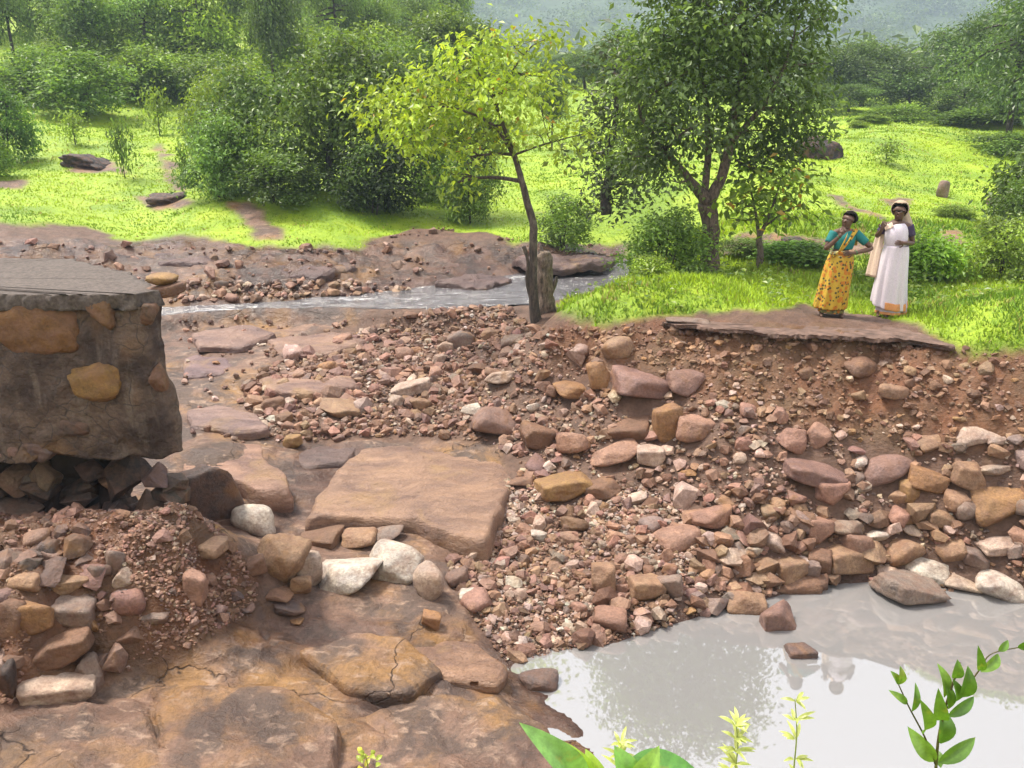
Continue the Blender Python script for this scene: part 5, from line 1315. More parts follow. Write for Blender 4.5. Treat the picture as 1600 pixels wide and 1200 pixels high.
# right meadow and trees
plant('sapling', 1385, 30, 222, 40, 'lone small sapling on the open right meadow', 'sapling', 'tree')
plant('light', 1340, 40, 195, 30, 'small dot like bush near the top of the right meadow', 'shrub', 'shrub')
plant('shrub', 1400, 46, 162, 90, 'rounded bush at the top of the right meadow', 'shrub', 'shrub', tint=(1.2, 1.3, 1.0))
plant('shrub', 1362, 42, 190, 50, 'smaller bush left of the rounded bush at meadow top', 'shrub', 'shrub')
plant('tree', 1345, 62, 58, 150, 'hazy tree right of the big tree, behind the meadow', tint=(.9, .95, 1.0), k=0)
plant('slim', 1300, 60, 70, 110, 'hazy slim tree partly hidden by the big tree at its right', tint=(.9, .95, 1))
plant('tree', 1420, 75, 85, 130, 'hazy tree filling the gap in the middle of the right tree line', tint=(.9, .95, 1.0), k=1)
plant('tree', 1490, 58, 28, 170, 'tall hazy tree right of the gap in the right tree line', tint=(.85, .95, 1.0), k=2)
plant('bushy', 1470, 50, 165, 90, 'dark bush at the foot of the tall hazy tree', 'shrub', 'shrub', tint=(.7, .8, .9))
plant('shrub', 1530, 46, 168, 130, 'wide bush along the right end of the tree line', 'shrub', 'shrub', tint=(1, 1.1, 1.0))
plant('tree', 1575, 40, -30, 190, 'tall dark tree at the upper right corner', tint=(.8, .9, .95), k=1)
plant('shrub', 1580, 34, 205, 110, 'dark bush below the tall corner tree', 'shrub', 'shrub', tint=(.9, 1, .95))
plant('tree', 1660, 36, -80, 240, 'tall dark tree leaning in from the right edge', tint=(.75, .85, .9), k=0)
plant('low', 1595, 20, 250, 90, 'overhanging leafy branches at the right edge above the low dark boulder', 'shrub', 'shrub', tint=(.7, .75, .7))
# trees behind the middle
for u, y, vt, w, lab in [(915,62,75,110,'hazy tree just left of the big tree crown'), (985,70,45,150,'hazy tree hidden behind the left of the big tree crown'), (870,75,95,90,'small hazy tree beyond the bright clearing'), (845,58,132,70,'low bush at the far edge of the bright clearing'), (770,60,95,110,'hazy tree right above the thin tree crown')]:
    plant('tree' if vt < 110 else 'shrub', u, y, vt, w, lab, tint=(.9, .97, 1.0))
plant('bushy', 700, 45, 10, 170, 'dense tree right of the forest, over the thin tree crown', tint=(1.1, 1.1, 1.0))
plant('bushy', 640, 40, 60, 150, 'green tree top between thicket and thin tree', tint=(1.1, 1.2, 1.0))
# left meadow saplings and shrubs
plant('sapling', 195, 28, 182, 30, 'slender sapling in the middle of the left meadow', 'sapling', 'tree', tint=(.6, .7, .7))
plant('sapling', 118, 33, 172, 36, 'pale leaved sapling at the upper left meadow edge', 'sapling', 'tree', tint=(1.2, 1.2, 1.3))
plant('sapling', 250, 36, 135, 36, 'sapling near the upper end of the meadow path', 'sapling', 'tree')
plant('sapling', 288, 28, 225, 20, 'dark thin sapling right of the meadow path', 'sapling', 'tree', tint=(.5, .6, .5))
plant('shrub', 130, 40, 78, 140, 'dark grey-green shrub at the top of the left meadow', 'shrub', 'shrub', tint=(.9, 1, 1))
plant('shrub', 60, 42, 70, 120, 'grey-green shrub left of the dark shrub above the left meadow', 'shrub', 'shrub', tint=(1, 1.1, 1.2))
plant('light', 10, 30, 128, 90, 'bluish green bush at the left edge of the picture', 'shrub', 'shrub', tint=(.55, .75, .85))
plant('light', -25, 27, 200, 90, 'low bush cut by the left edge on the meadow', 'shrub', 'shrub', tint=(.7, .85, .8))
plant('shrub', 215, 46, 82, 100, 'green shrub right of the dark shrub above the left meadow', 'shrub', 'shrub')
plant('light', 290, 50, 85, 110, 'light green bush above the upper end of the path', 'shrub', 'shrub', tint=(.9, 1, .9))
plant('light', 370, 40, 95, 110, 'light green bush behind the left part of the thicket', 'shrub', 'shrub')
plant('slim', 432, 44, -60, 110, 'tall tree with thin straight dark trunk above the thicket', tint=(1, 1.05, .95), k=0)
# the wood on the left hillside
r = random.Random(12)
kk = 0
for row, (y, n, a, b) in enumerate([(52, 10, -80, 640), (62, 11, -120, 700), (74, 11, -160, 720), (88, 11, -200, 740)]):
    for k in range(n):
        u = a + (b - a) * (k + r.uniform(.15, .85)) / n
        zt = r.uniform(5.0, 8.0)
        x = (u - 800) / F_PX * (y * CP); z = float(H(x, y)[0])
        vt = 600 + F_PX * math.tan(math.atan((CAM_Z - z - zt) / y) - PITCH)
        kind = r.choice(['bushy', 'tree', 'tree', 'shrub', 'light', 'slim'])
        t = r.uniform(1.1, 1.8)
        plant(kind, u, y + r.uniform(-3, 3), vt, r.uniform(3.6, 5.4) / y * F_PX, f"green tree, {NTH[k]} from the left in the {['front', 'second', 'third', 'rearmost'][row]} row of the hillside wood", 'tree', 'tree', 'trees of the wood on the left hillside', (t, t * r.uniform(.98, 1.08), t * r.uniform(.9, 1.1)))
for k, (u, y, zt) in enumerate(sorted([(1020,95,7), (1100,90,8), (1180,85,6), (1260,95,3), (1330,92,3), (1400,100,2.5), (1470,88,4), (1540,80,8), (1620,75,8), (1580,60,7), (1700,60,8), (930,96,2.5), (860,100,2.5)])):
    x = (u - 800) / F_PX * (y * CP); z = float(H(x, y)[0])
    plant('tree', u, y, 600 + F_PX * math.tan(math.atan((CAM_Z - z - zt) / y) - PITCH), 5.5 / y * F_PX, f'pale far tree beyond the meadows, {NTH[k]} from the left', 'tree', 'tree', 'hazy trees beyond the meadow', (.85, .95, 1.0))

# scrub closing the upper edges of both meadows
r = random.Random(31)
for k, (u, y, vt, w, kd) in enumerate([(20,45,95,110,'shrub'), (95,48,60,120,'shrub'), (170,50,40,120,'light'), (245,47,70,110,'shrub'), (310,52,50,120,'light'), (350,46,80,120,'shrub'), (455,46,40,120,'light'), (540,44,50,130,'shrub'), (600,46,40,120,'light'), (660,50,60,110,'shrub')]):
    plant(kd, u, y, vt, w, f'scrub bush above the left meadow, {NTH[k]} from the left', 'shrub', 'shrub', 'scrub above the left meadow', (1.1, 1.15, 1.0))
for k, (u, y, vt, w, kd) in enumerate([(1325,55,130,100,'tree'), (1415,60,125,90,'tree'), (1500,50,120,110,'tree'), (1545,52,90,120,'shrub'), (1590,46,110,110,'tree')]):
    plant(kd, u, y, vt, w, f'hazy scrub at the top of the right meadow, {NTH[k]} counted from the big tree', 'shrub', 'shrub', 'scrub above the right meadow', (.95, 1.05, 1.0))

# far wood on the hill: one mass
rr = np.random.default_rng(77)
fy = 120 * (1500 / 120) ** rr.random(2600); fx = rr.uniform(-.62, .62, 2600) * fy; fz = hill_h(fx, fy)
fs = rr.uniform(3.0, 5.0, 2600) * (1 + fy / 420)
cl_f = [((a, b, c + s * .7), (s, s, s * .85)) for a, b, c, s in zip(fx, fy, fz, fs)]
tag(obj('far_wood', crown_mesh('far_wood', cl_f, .028, 5, 2.4, G_DARK, 78, .2, 0, 2.2)), 'wood covering the far hill, faded blue by haze', 'wood', kind='stuff')

# --- grass
def blades(n, seed, ylo, yhi, hmul=1.0, wmul=1.0, dens=None, smax=.78):
    r = np.random.default_rng(seed)
    y = np.exp(r.uniform(math.log(ylo), math.log(yhi), n)); x = r.uniform(-smax, smax, n) * (y * .94 + 1.6)
    g = mask_at(x, y, m_g)
    cl_ = fbm2(x, y, 1.6, 3, 201)
    ok = (g > .5) & (r.random(n) < .65 + .8 * cl_)
    x, y, cl_ = x[ok], y[ok], cl_[ok]; z = H(x, y); n = len(x)
    hh = (0.045 + 0.0055 * y) * hmul * r.uniform(.5, 1.4, n) * (1 + .9 * cl_)
    w = (0.004 + 0.0011 * y) * wmul * r.uniform(.7, 1.3, n)
    a = r.uniform(0, 6.28, n); lean = r.normal(0, .45, (n, 2)) * hh[:, None]
    dx, dy = np.cos(a) * w, np.sin(a) * w
    V = np.stack([np.stack([x - dx, y - dy, z - .01], 1), np.stack([x + dx, y + dy, z - .01], 1), np.stack([x + lean[:, 0], y + lean[:, 1], z + hh], 1)], 1).reshape(-1, 3)
    t = np.clip(.55 + 1.5 * fbm2(x, y, .35, 4, 205) + r.normal(0, .18, n), 0, 1)[:, None]
    c = np.array([.13, .27, .008]) * (1 - t) + np.array([.37, .55, .014]) * t
    dry = (r.random(n) < .03 + .25 * (fbm2(x, y, .8, 3, 208) > .3))[:, None]; c = np.where(dry, np.array([.42, .36, .12]), c)
    c = c * r.uniform(.8, 1.2, (n, 1))
    return V, np.repeat(c, 3, 0)
Va, Ca = blades(260000, 301, 10.3, 20, .62, .7)
Vb, Cb = blades(300000, 302, 19, 75, .2, .8)
Vg = np.concatenate([Va, Vb]); Cg = np.concatenate([Ca, Cb])
tag(obj('grass', mesh_np('grass', Vg, np.arange(len(Vg)).reshape(-1, 3), M_GRASS, False, Cg)), 'bright yellow-green grass of the meadows and bank tops', 'grass', kind='stuff')
# weeds and broad leaves in the bank grass
r = np.random.default_rng(9)
y = np.exp(r.uniform(math.log(10.4), math.log(19), 9000)); x = r.uniform(-.1, .78, 9000) * (y * .94 + 1.6)
ok = (mask_at(x, y, m_g) > .5) & (fbm2(x, y, .7, 3, 222) > .05); x, y = x[ok], y[ok]
P = np.stack([x, y, H(x, y) + r.uniform(.05, .22, len(x))], 1)
L = r.uniform(.05, .13, len(x)); D = r.normal(size=P.shape); D[:, 2] = r.uniform(0, .6, len(x)); N = np.array([0, 0, 1.0]) + r.normal(size=P.shape) * .35
V, Fc = leaf_quads(P, N, D, L, L * .5)
tw = r.random((len(x), 1)); C = np.array([.10, .19, .025]) * (1 - tw) + np.array([.27, .36, .05]) * tw
tag(obj('weeds', mesh_np('weeds', V, Fc, M_LEAF, False, np.repeat(C, 4, 0))), 'leafy green weeds growing through the grass of the right bank', 'weeds', kind='stuff')

# ------------------------------------------------------------------ the two women
def cloth_mat(name, col, pattern=None):
    m, n, l, b = new_mat(name)
    pos = coords(n, l)
    f = noise_n(n, l, pos, 60, 3, 0.6)
    if isinstance(col, tuple): c = mixc(n, l, 1.0, col, ramp(n, l, f, [(0.3, 0.88), (0.7, 1.08)]), 'MULTIPLY')
    if pattern == 'spots':
        v = n.new('ShaderNodeTexVoronoi'); v.inputs['Scale'].default_value = 19; l.new(pos, v.inputs['Vector'])
        v2 = n.new('ShaderNodeTexVoronoi'); v2.inputs['Scale'].default_value = 14; l.new(pos, v2.inputs['Vector'])
        c = mixc(n, l, ramp(n, l, v2.outputs['Distance'], [(0.36, 1.0), (0.44, 0.0)]), c, (0.48, 0.17, 0.015))
        c = mixc(n, l, ramp(n, l, v.outputs['Distance'], [(0.30, 1.0), (0.36, 0.0)]), c, (0.07, 0.06, 0.02))
    if pattern == 'border':
        sp = n.new('ShaderNodeSeparateXYZ'); l.new(pos, sp.inputs[0])
        c = mixc(n, l, ramp(n, l, sp.outputs['Z'], [(0.0, 1.0), (0.10, 1.0), (0.105, 0.0)]), c, (0.62, 0.28, 0.10))
    l.new(c, b.inputs['Base Color']); b.inputs['Roughness'].default_value = 0.85
    l.new(bump_n(n, l, f, 0.2, 0.004), b.inputs['Normal'])
    return m
M_SKIN = simple_mat('skin', (0.10, 0.052, 0.034), 0.55, 0.12, 14)
M_HAIR = simple_mat('hair', (0.012, 0.010, 0.009), 0.95, 0.3, 60, .4, .004)
M_HAIR.node_tree.nodes['Principled BSDF'].inputs['Specular IOR Level'].default_value = 0.1
M_EYE = simple_mat('eye_white', (0.30, 0.26, 0.23), 0.4, 0.05)
M_LIP = simple_mat('lips', (0.12, 0.042, 0.035), 0.5, 0.1)
def skin_body(name, nodes, edges, mat, parent, sub=2):
    names = list(nodes); me = bpy.data.meshes.new(name)
    me.from_pydata([nodes[k][0] for k in names], [(names.index(a), names.index(b)) for a, b in edges], [])
    me.materials.append(mat)
    o = obj(name, me, parent)
    o.modifiers.new('skin', 'SKIN').use_smooth_shade = True
    sv = me.skin_vertices[0].data
    for k, nm in enumerate(names):
        r = nodes[nm][1]; sv[k].radius = (r, r) if not isinstance(r, tuple) else r
        sv[k].use_root = nm == 'pelvis'
    s = o.modifiers.new('sub', 'SUBSURF'); s.levels = s.render_levels = sub
    return o
def hand(nodes, edges, wrist, d, up, tag_, curl=0.3):
    """palm and five bent fingers continuing from a wrist in direction d"""
    d = Vector(d).normalized(); up = Vector(up); side = d.cross(up).normalized(); nrm = side.cross(d).normalized()
    w = Vector(wrist); palm = w + d * .055
    nodes[tag_ + 'palm'] = (tuple(palm), .024)
    edges.append((tag_ + 'wrist', tag_ + 'palm'))
    for k, (s, L) in enumerate(((-.030, .062), (-.011, .073), (.009, .069), (.028, .054))):
        a = palm + d * .022 + side * s; b = a + (d - nrm * curl * .4).normalized() * L * .5; c = b + (d - nrm * curl * 1.3).normalized() * L * .5
        for nm, p, r in (('a', a, .0105), ('b', b, .009), ('c', c, .0075)): nodes[f'{tag_}f{k}{nm}'] = (tuple(p), r)
        edges += [(tag_ + 'palm', f'{tag_}f{k}a'), (f'{tag_}f{k}a', f'{tag_}f{k}b'), (f'{tag_}f{k}b', f'{tag_}f{k}c')]
    a = w + d * .03 - side * .034; b = a + (d * .7 - side * .7).normalized() * .036; c = b + d * .028
    for nm, p, r in (('a', a, .011), ('b', b, .0095), ('c', c, .008)): nodes[f'{tag_}t{nm}'] = (tuple(p), r)
    edges += [(tag_ + 'palm', tag_ + 'ta'), (tag_ + 'ta', tag_ + 'tb'), (tag_ + 'tb', tag_ + 'tc')]
def loft(name, rings, mat, parent, n=56, folds=0, seed=0, open_=None, thick=0.008):
    """rings: (cx, cy, z, rx, ry, fold amplitude[, phase]); open_ = (a0, a1) for an open sheet of cloth"""
    V = []; m = len(rings)
    a = np.linspace(0, 2 * math.pi, n, endpoint=False) if open_ is None else np.linspace(open_[0], open_[1], n)
    for k, R in enumerate(rings):
        cx, cy, z, rx, ry, fa = R[:6]
        w = 1 + fa * (np.sin(a * folds + 1.3 * np.sin(a * 2 + seed) + k * .12) * .7 + np.sin(a * (folds * 1.7) + seed * 2) * .3)
        V.append(np.stack([cx + rx * np.cos(a) * w, cy + ry * np.sin(a) * w, np.full(n, z) + (R[6] * np.sin(a - .8) if len(R) > 6 else 0)], 1))
    V = np.concatenate(V)
    i = np.arange(m - 1)[:, None] * n
    j = np.arange(n if open_ is None else n - 1)[None]; j2 = (j + 1) % n
    F4 = np.stack([i + j, i + j2, i + n + j2, i + n + j], -1).reshape(-1, 4)
    o = obj(name, mesh_np(name, V, F4, mat), parent)
    s = o.modifiers.new('thickness', 'SOLIDIFY'); s.thickness = thick; s.offset = -1
    sb = o.modifiers.new('smooth', 'SUBSURF'); sb.levels = sb.render_levels = 1
    return o
def strip(name, pts, width_dirs, mat, parent, thick=.006):
    """a band of cloth along pts; width_dirs: half-width vectors"""
    P = np.array(pts, float); W = np.array(width_dirs, float); n = len(P)
    q = np.linspace(0, n - 1, n * 5)
    P = np.stack([np.interp(q, np.arange(n), P[:, c]) for c in range(3)], 1); W = np.stack([np.interp(q, np.arange(n), W[:, c]) for c in range(3)], 1)
    for A in (P, W):
        for _ in range(4): A[1:-1] = (A[:-2] + 2 * A[1:-1] + A[2:]) / 4
    K = 9; T = np.gradient(P, axis=0); Nn = np.cross(T, W); Nn /= np.linalg.norm(Nn, axis=1)[:, None] + 1e-9
    V = np.concatenate([P + W * s + Nn * (.012 * math.sin(s * 5) ) for s in np.linspace(-1, 1, K)]); m = len(P)
    i = np.arange(K - 1)[:, None] * m; j = np.arange(m - 1)[None]
    o = obj(name, mesh_np(name, V, np.stack([i + j, i + j + 1, i + m + j + 1, i + m + j], -1).reshape(-1, 4), mat), parent)
    s = o.modifiers.new('thickness', 'SOLIDIFY'); s.thickness = thick; s.offset = 0
    return o
def blob(name, c, r, mat, parent, seed=1, rough=.05, sub=3):
    V, Fc = ICO[sub]; V = V * np.array(r) * (1 + rough * fbm(V * 3 + seed, 3, seed))[:, None] + np.array(c)
    return obj(name, mesh_np(name, V, Fc, mat), parent)
def face(parent, hc, yaw, s=1.0):
    """eyes, brows and lips set into a head centred at hc, looking along -Y turned by yaw"""
    c, si = math.cos(yaw), math.sin(yaw)
    def at(x, y, z): return (hc[0] + (x * c - y * si) * s, hc[1] + (x * si + y * c) * s, hc[2] + z * s)
    for x in (-.031, .031):
        e = blob('eye', at(x, -.078, .006), (.0115 * s, .008 * s, .0055 * s), M_EYE, parent, 2, 0, 2)
        p = at(x, -.085, .006); blob('iris', p, (.0065 * s, .004 * s, .0055 * s), M_HAIR, e, 3, 0, 1)
        blob('eyebrow', at(x, -.082, .026), (.019 * s, .007 * s, .0045 * s), M_HAIR, parent, 4, .1, 2)
    blob('lips', at(0, -.083, -.053), (.022 * s, .010 * s, .009 * s), M_LIP, parent, 5, .05, 2)

def base_nodes(H_, yaw, shoulder=.165):
    """standing body; H_ height; head looks along -Y turned by yaw"""
    k = H_ / 1.55; c, s = math.cos(yaw), math.sin(yaw)
    def hd(x, y, z): return (x * c - y * s, x * s + y * c, z)
    N = {'pelvis': ((0, .02, .86 * k), .125 * k), 'belly': ((0, .0, .98 * k), .105 * k), 'chest': ((0, .01, 1.13 * k), .115 * k), 'collar': ((0, .02, 1.26 * k), .075 * k),
         'neck': ((0, .01, 1.32 * k), .046), 'jaw': (hd(0, -.012, 1.40 * k), .068), 'skull': (hd(0, .004, 1.46 * k), .086), 'crown': (hd(0, .012, 1.515 * k), .055),
         'nose': (hd(0, -.086, 1.425 * k), .012), 'nose_tip': (hd(0, -.105, 1.415 * k), .010)}
    E = [('pelvis', 'belly'), ('belly', 'chest'), ('chest', 'collar'), ('collar', 'neck'), ('neck', 'jaw'), ('jaw', 'skull'), ('skull', 'crown'), ('jaw', 'nose'), ('nose', 'nose_tip')]
    for sx, t in ((-1, 'R'), (1, 'L')):
        N[t + 'ear'] = (hd(sx * .088, .012, 1.435 * k), .014); E.append(('skull', t + 'ear'))
        N[t + 'hip'] = ((sx * .085, .02, .80 * k), .088 * k); N[t + 'knee'] = ((sx * .085, .0, .43 * k), .058 * k); N[t + 'ankle'] = ((sx * .09, .03, .07), .036); N[t + 'heel'] = ((sx * .09, .05, .032), .03); N[t + 'ball'] = ((sx * .10, -.09, .026), .032); N[t + 'toe'] = ((sx * .10, -.15, .02), .02)
        E += [('pelvis', t + 'hip'), (t + 'hip', t + 'knee'), (t + 'knee', t + 'ankle'), (t + 'ankle', t + 'heel'), (t + 'ankle', t + 'ball'), (t + 'ball', t + 'toe')]
        N[t + 'shoulder'] = ((sx * shoulder, .02, 1.235 * k), .054); E.append(('collar', t + 'shoulder'))
    return N, E, k
def arm(N, E, t, elbow, wrist, d, up, curl=.3):
    N[t + 'elbow'] = (elbow, .038); N[t + 'fore'] = (tuple((np.array(elbow) * .6 + np.array(wrist) * .4)), .035); N[t + 'wrist'] = (wrist, .025)
    E += [(t + 'shoulder', t + 'elbow'), (t + 'elbow', t + 'fore'), (t + 'fore', t + 'wrist')]
    hand(N, E, wrist, d, up, t, curl)

gz = 2.45
# woman in yellow
wp = at_z(1300, 494, gz)
W1 = empty('person', tuple(wp)); W1.rotation_euler = (0, 0, math.radians(-12))
yaw1 = math.radians(-42)
N, E, k = base_nodes(1.50, yaw1)
for t, dx, dy in (('R', -.03, 0), ('L', .01, .0)):
    for nm in ('ankle', 'heel', 'ball', 'toe'):
        p = N[t + nm][0]; N[t + nm] = ((p[0] + dx * 2, p[1], p[2]), N[t + nm][1])
for nm in ('pelvis', 'belly', 'chest', 'collar', 'neck', 'jaw', 'skull', 'crown', 'nose', 'nose_tip', 'Rear', 'Lear', 'Rshoulder', 'Lshoulder'):
    p = N[nm][0]; sh = .085 * max(0, (p[2] - .8) / .7); N[nm] = ((p[0] + sh, p[1], p[2] ), N[nm][1])
arm(N, E, 'R', (-.20, -.08, .98), (-.035, -.20, 1.20), (.35, .3, .8), (0, -1, 0), .8)
arm(N, E, 'L', (.43, -.03, 1.00), (.17, -.17, .955), (-1, -.1, -.05), (0, -1, 0), .4)
skin_body('body', N, E, M_SKIN, W1)
hc = (N['skull'][0][0], N['skull'][0][1], N['skull'][0][2] - .025)
face(W1, hc, yaw1, .95)
cy1, sy1 = math.cos(yaw1), math.sin(yaw1)
def hair_cap(parent, hc, yaw, r):
    V, Fc = ICO[4]; c, s = math.cos(yaw), math.sin(yaw)
    k = (V[Fc].mean(1)[:, 1] > -.18) | (V[Fc].mean(1)[:, 2] > .62 - .1 * V[Fc].mean(1)[:, 1])
    k &= V[Fc].mean(1)[:, 2] > -.62
    P = V * np.array(r) * (1 + .05 * fbm(V * 3, 3, 9))[:, None] + np.array([0, .022, .028])
    P = np.stack([P[:, 0] * c - P[:, 1] * s, P[:, 0] * s + P[:, 1] * c, P[:, 2]], 1) + np.array(hc)
    o = obj('hair', mesh_np('hair', P, Fc[k], M_HAIR), parent); m_ = o.modifiers.new('thickness', 'SOLIDIFY'); m_.thickness = .012
    return o
hair_cap(W1, hc, yaw1, (.106, .112, .102))
blob('hair_bun', (hc[0] - .125 * sy1, hc[1] + .125 * cy1, hc[2] + .01), (.058, .052, .058), M_HAIR, W1, 10, .12)
M_YEL = cloth_mat('yellow_print', (0.50, 0.32, 0.03), 'spots')
M_TEAL = cloth_mat('teal_cotton', (0.010, 0.16, 0.155))
M_OLIVE = cloth_mat('olive_hem', (0.16, 0.15, 0.05), 'spots')
loft('skirt', [(.03, .0, .93, .135, .115, .01), (.03, .0, .88, .165, .14, .03), (.02, .0, .78, .185, .155, .05), (.0, .0, .6, .195, .165, .07), (-.02, .0, .42, .20, .17, .09), (-.035, .0, .25, .21, .175, .11), (-.045, .0, .12, .22, .18, .13)], M_YEL, W1, 72, 11, 2)
loft('petticoat_hem', [(-.02, .0, .2, .16, .14, .06), (-.02, .0, .1, .17, .145, .10), (-.02, .0, .065, .172, .148, .11)], M_OLIVE, W1, 60, 9, 4)
loft('blouse', [(.045, .0, .98, .128, .112, .015), (.055, -.002, 1.08, .142, .125, .01), (.065, .0, 1.16, .142, .12, .01), (.072, .015, 1.215, .118, .09, .0), (.076, .02, 1.245, .075, .07, .0)], M_TEAL, W1, 48, 7, 1)
def sleeve(parent, mat, a, b, r0, r1, name='sleeve'):
    mb = MB(); a = np.array(a, float); b = np.array(b, float); t = np.linspace(0, 1, 7)[:, None]
    mb.tube(a * (1 - t) + b * t, np.linspace(r0, r1, 7), 16, (1, 1, 1), .06)
    return obj(name, mb.mesh(name, mat), parent)
S_ = lambda t: np.array(N[t + 'shoulder'][0])
sleeve(W1, M_TEAL, S_('R') + [.02, 0, .01], S_('R') * .42 + np.array(N['Relbow'][0]) * .58, .066, .056)
sleeve(W1, M_TEAL, S_('L') + [-.02, 0, .01], S_('L') * .40 + np.array(N['Lelbow'][0]) * .60, .066, .056)
strip('shoulder_drape', [(.19, .11, 1.02), (.20, .08, 1.2), (.17, .02, 1.275), (.12, -.09, 1.2), (.06, -.13, 1.08), (.0, -.125, .97), (-.08, -.09, .90)],
      [(.05, .02, 0), (.055, .02, 0), (.06, .01, -.01), (.065, .01, .03), (.065, .01, .035), (.06, .02, .04), (.05, .04, .03)], M_YEL, W1)
strip('waist_wrap', [(-.12, .02, .90), (-.1, -.09, .91), (.0, -.135, .93), (.1, -.12, .92), (.17, -.02, .90)], [(0, 0, .045)] * 5, cloth_mat('pale_wrap', (.50, .46, .22), 'spots'), W1)
mb = MB(); t = np.linspace(0, 6.28, 14)
for tt_ in ('R', 'L'):
    w_ = np.array(N[tt_ + 'wrist'][0]); e_ = np.array(N[tt_ + 'elbow'][0]); ax = Vector(w_ - e_).normalized(); u_ = ax.orthogonal().normalized(); v_ = ax.cross(u_)
    mb.tube([w_ - np.array(ax) * .03 + .034 * (math.cos(a) * np.array(u_) + math.sin(a) * np.array(v_)) for a in t], .004, 5)
obj('bangles', mb.mesh('bangles', simple_mat('green_glass', (.03, .22, .08), .2, .1)), W1)
tag(W1, 'person in yellow printed sari and teal blouse, hand at the chin, elbow out', 'person', 'two women on the broken road')

# woman in white
wp = at_z(1384, 493, gz)
W2 = empty('person', tuple(wp)); W2.rotation_euler = (0, 0, math.radians(-14))
yaw2 = math.radians(-14)
N, E, k = base_nodes(1.62, yaw2, .17)
N['Lball'] = ((-.02, -.11, .026), .032); N['Lankle'] = ((-.0, .0, .07), .036); N['Ltoe'] = ((-.03, -.17, .02), .02); N['Lheel'] = ((0, .03, .032), .03)
N['Rball'] = ((-.12, -.11, .026), .032); N['Rtoe'] = ((-.13, -.17, .02), .02)
arm(N, E, 'R', (-.26, .04, 1.13), (-.22, -.07, 1.02 + .22), (.25, -.2, .9), (0, -1, 0), .7)
arm(N, E, 'L', (.23, .02, 1.06), (.10, -.19, 1.09), (-1, -.25, .03), (0, -1, 0), .4)
skin_body('body', N, E, M_SKIN, W2)
hc = (N['skull'][0][0], N['skull'][0][1], N['skull'][0][2] - .025)
face(W2, hc, yaw2, 1.0)
cy2, sy2 = math.cos(yaw2), math.sin(yaw2)
hair_cap(W2, hc, yaw2, (.100, .106, .098))
M_WHITE = cloth_mat('white_cotton', (0.66, 0.60, 0.68))
M_PINKW = cloth_mat('pale_inner_fold', (0.52, 0.45, 0.56))
M_BORD = cloth_mat('orange_border', (0.62, 0.27, 0.10))
M_PEACH = cloth_mat('peach_pallu', (0.66, 0.50, 0.40))
M_PURP = cloth_mat('dark_purple_blouse', (0.045, 0.03, 0.075))
loft('sari_skirt', [(.02, .0, 1.03, .155, .145, .02), (.02, .005, .95, .170, .155, .04), (.015, .01, .8, .185, .165, .05), (.01, .01, .6, .20, .18, .07), (.01, .01, .4, .215, .19, .09), (.015, .01, .22, .235, .205, .10, .05), (.02, .01, .15, .24, .21, .10, .05)], M_WHITE, W2, 80, 9, 3)
loft('sari_border', [(.015, .008, .262, .238, .208, .10, .05), (.02, .008, .2, .242, .212, .10, .05), (.02, .008, .15, .246, .216, .10, .05)], M_BORD, W2, 80, 9, 3, (-1.9, .75))
loft('inner_skirt', [(.05, .02, .30, .18, .165, .05), (.06, .02, .12, .20, .18, .09), (.065, .02, .05, .205, .185, .10)], M_PINKW, W2, 70, 8, 6)
loft('inner_border', [(.065, .02, .085, .207, .187, .10), (.065, .02, .04, .211, .191, .10)], M_BORD, W2, 70, 8, 6)
loft('blouse', [(.0, .01, 1.03, .125, .112, .01), (.0, .01, 1.15, .142, .128, .01), (.0, .015, 1.24, .142, .118, .0), (.0, .02, 1.30, .11, .085, 0), (.0, .02, 1.335, .072, .066, 0)], M_PURP, W2, 48, 7, 1)
S_ = lambda t: np.array(N[t + 'shoulder'][0])
sleeve(W2, M_PURP, S_('L') + [-.02, 0, .012], S_('L') * .45 + np.array(N['Lelbow'][0]) * .55, .068, .058)
sleeve(W2, M_PURP, S_('R') + [.02, 0, .012], S_('R') * .45 + np.array(N['Relbow'][0]) * .55, .068, .058)
loft('chest_drape', [(.015, .0, .97, .135, .128, .03, -.02), (.005, -.004, 1.06, .150, .140, .03, -.03), (-.005, -.005, 1.16, .162, .148, .025, -.05), (-.015, .0, 1.25, .155, .13, .02, -.05), (-.03, .005, 1.31, .12, .10, .01, -.04)], M_WHITE, W2, 60, 9, 2, (-3.9, .6))
strip('pallu', [(-.12, -.10, 1.27), (-.14, -.05, 1.335), (-.17, .03, 1.31), (-.20, .08, 1.15), (-.225, .09, .95), (-.245, .08, .75), (-.265, .07, .55)],
      [(.05, -.02, .03), (.055, -.03, .02), (.05, -.05, 0), (.042, -.065, 0), (.045, -.07, 0), (.05, -.075, 0), (.055, -.075, 0)], M_PEACH, W2)
# the end of the sari drawn over the head
V, Fc = ICO[4]
hv = V * np.array([.122, .132, .122]) + np.array([hc[0] - .028 * sy2, hc[1] + .03 * cy2, hc[2] + .035])
loc = V @ np.array([[cy2, -sy2, 0], [sy2, cy2, 0], [0, 0, 1]])
kf = ((loc[Fc].mean(1)[:, 1] > -.30) | (loc[Fc].mean(1)[:, 2] > .72)) & (loc[Fc].mean(1)[:, 2] > -.75)
o = obj('head_cover', mesh_np('head_cover', hv, Fc[kf], cloth_mat('tan_head_cover', (.40, .30, .21))), W2)
s = o.modifiers.new('thickness', 'SOLIDIFY'); s.thickness = .008
strip('back_drape', [(.05, .13, 1.50), (.10, .14, 1.38), (.14, .13, 1.25), (.10, .16, 1.05), (.06, .19, .85)], [(.09, .02, 0), (.10, .02, 0), (.11, 0, 0), (.12, 0, 0), (.13, 0, 0)], cloth_mat('tan_drape', (.46, .36, .27)), W2)
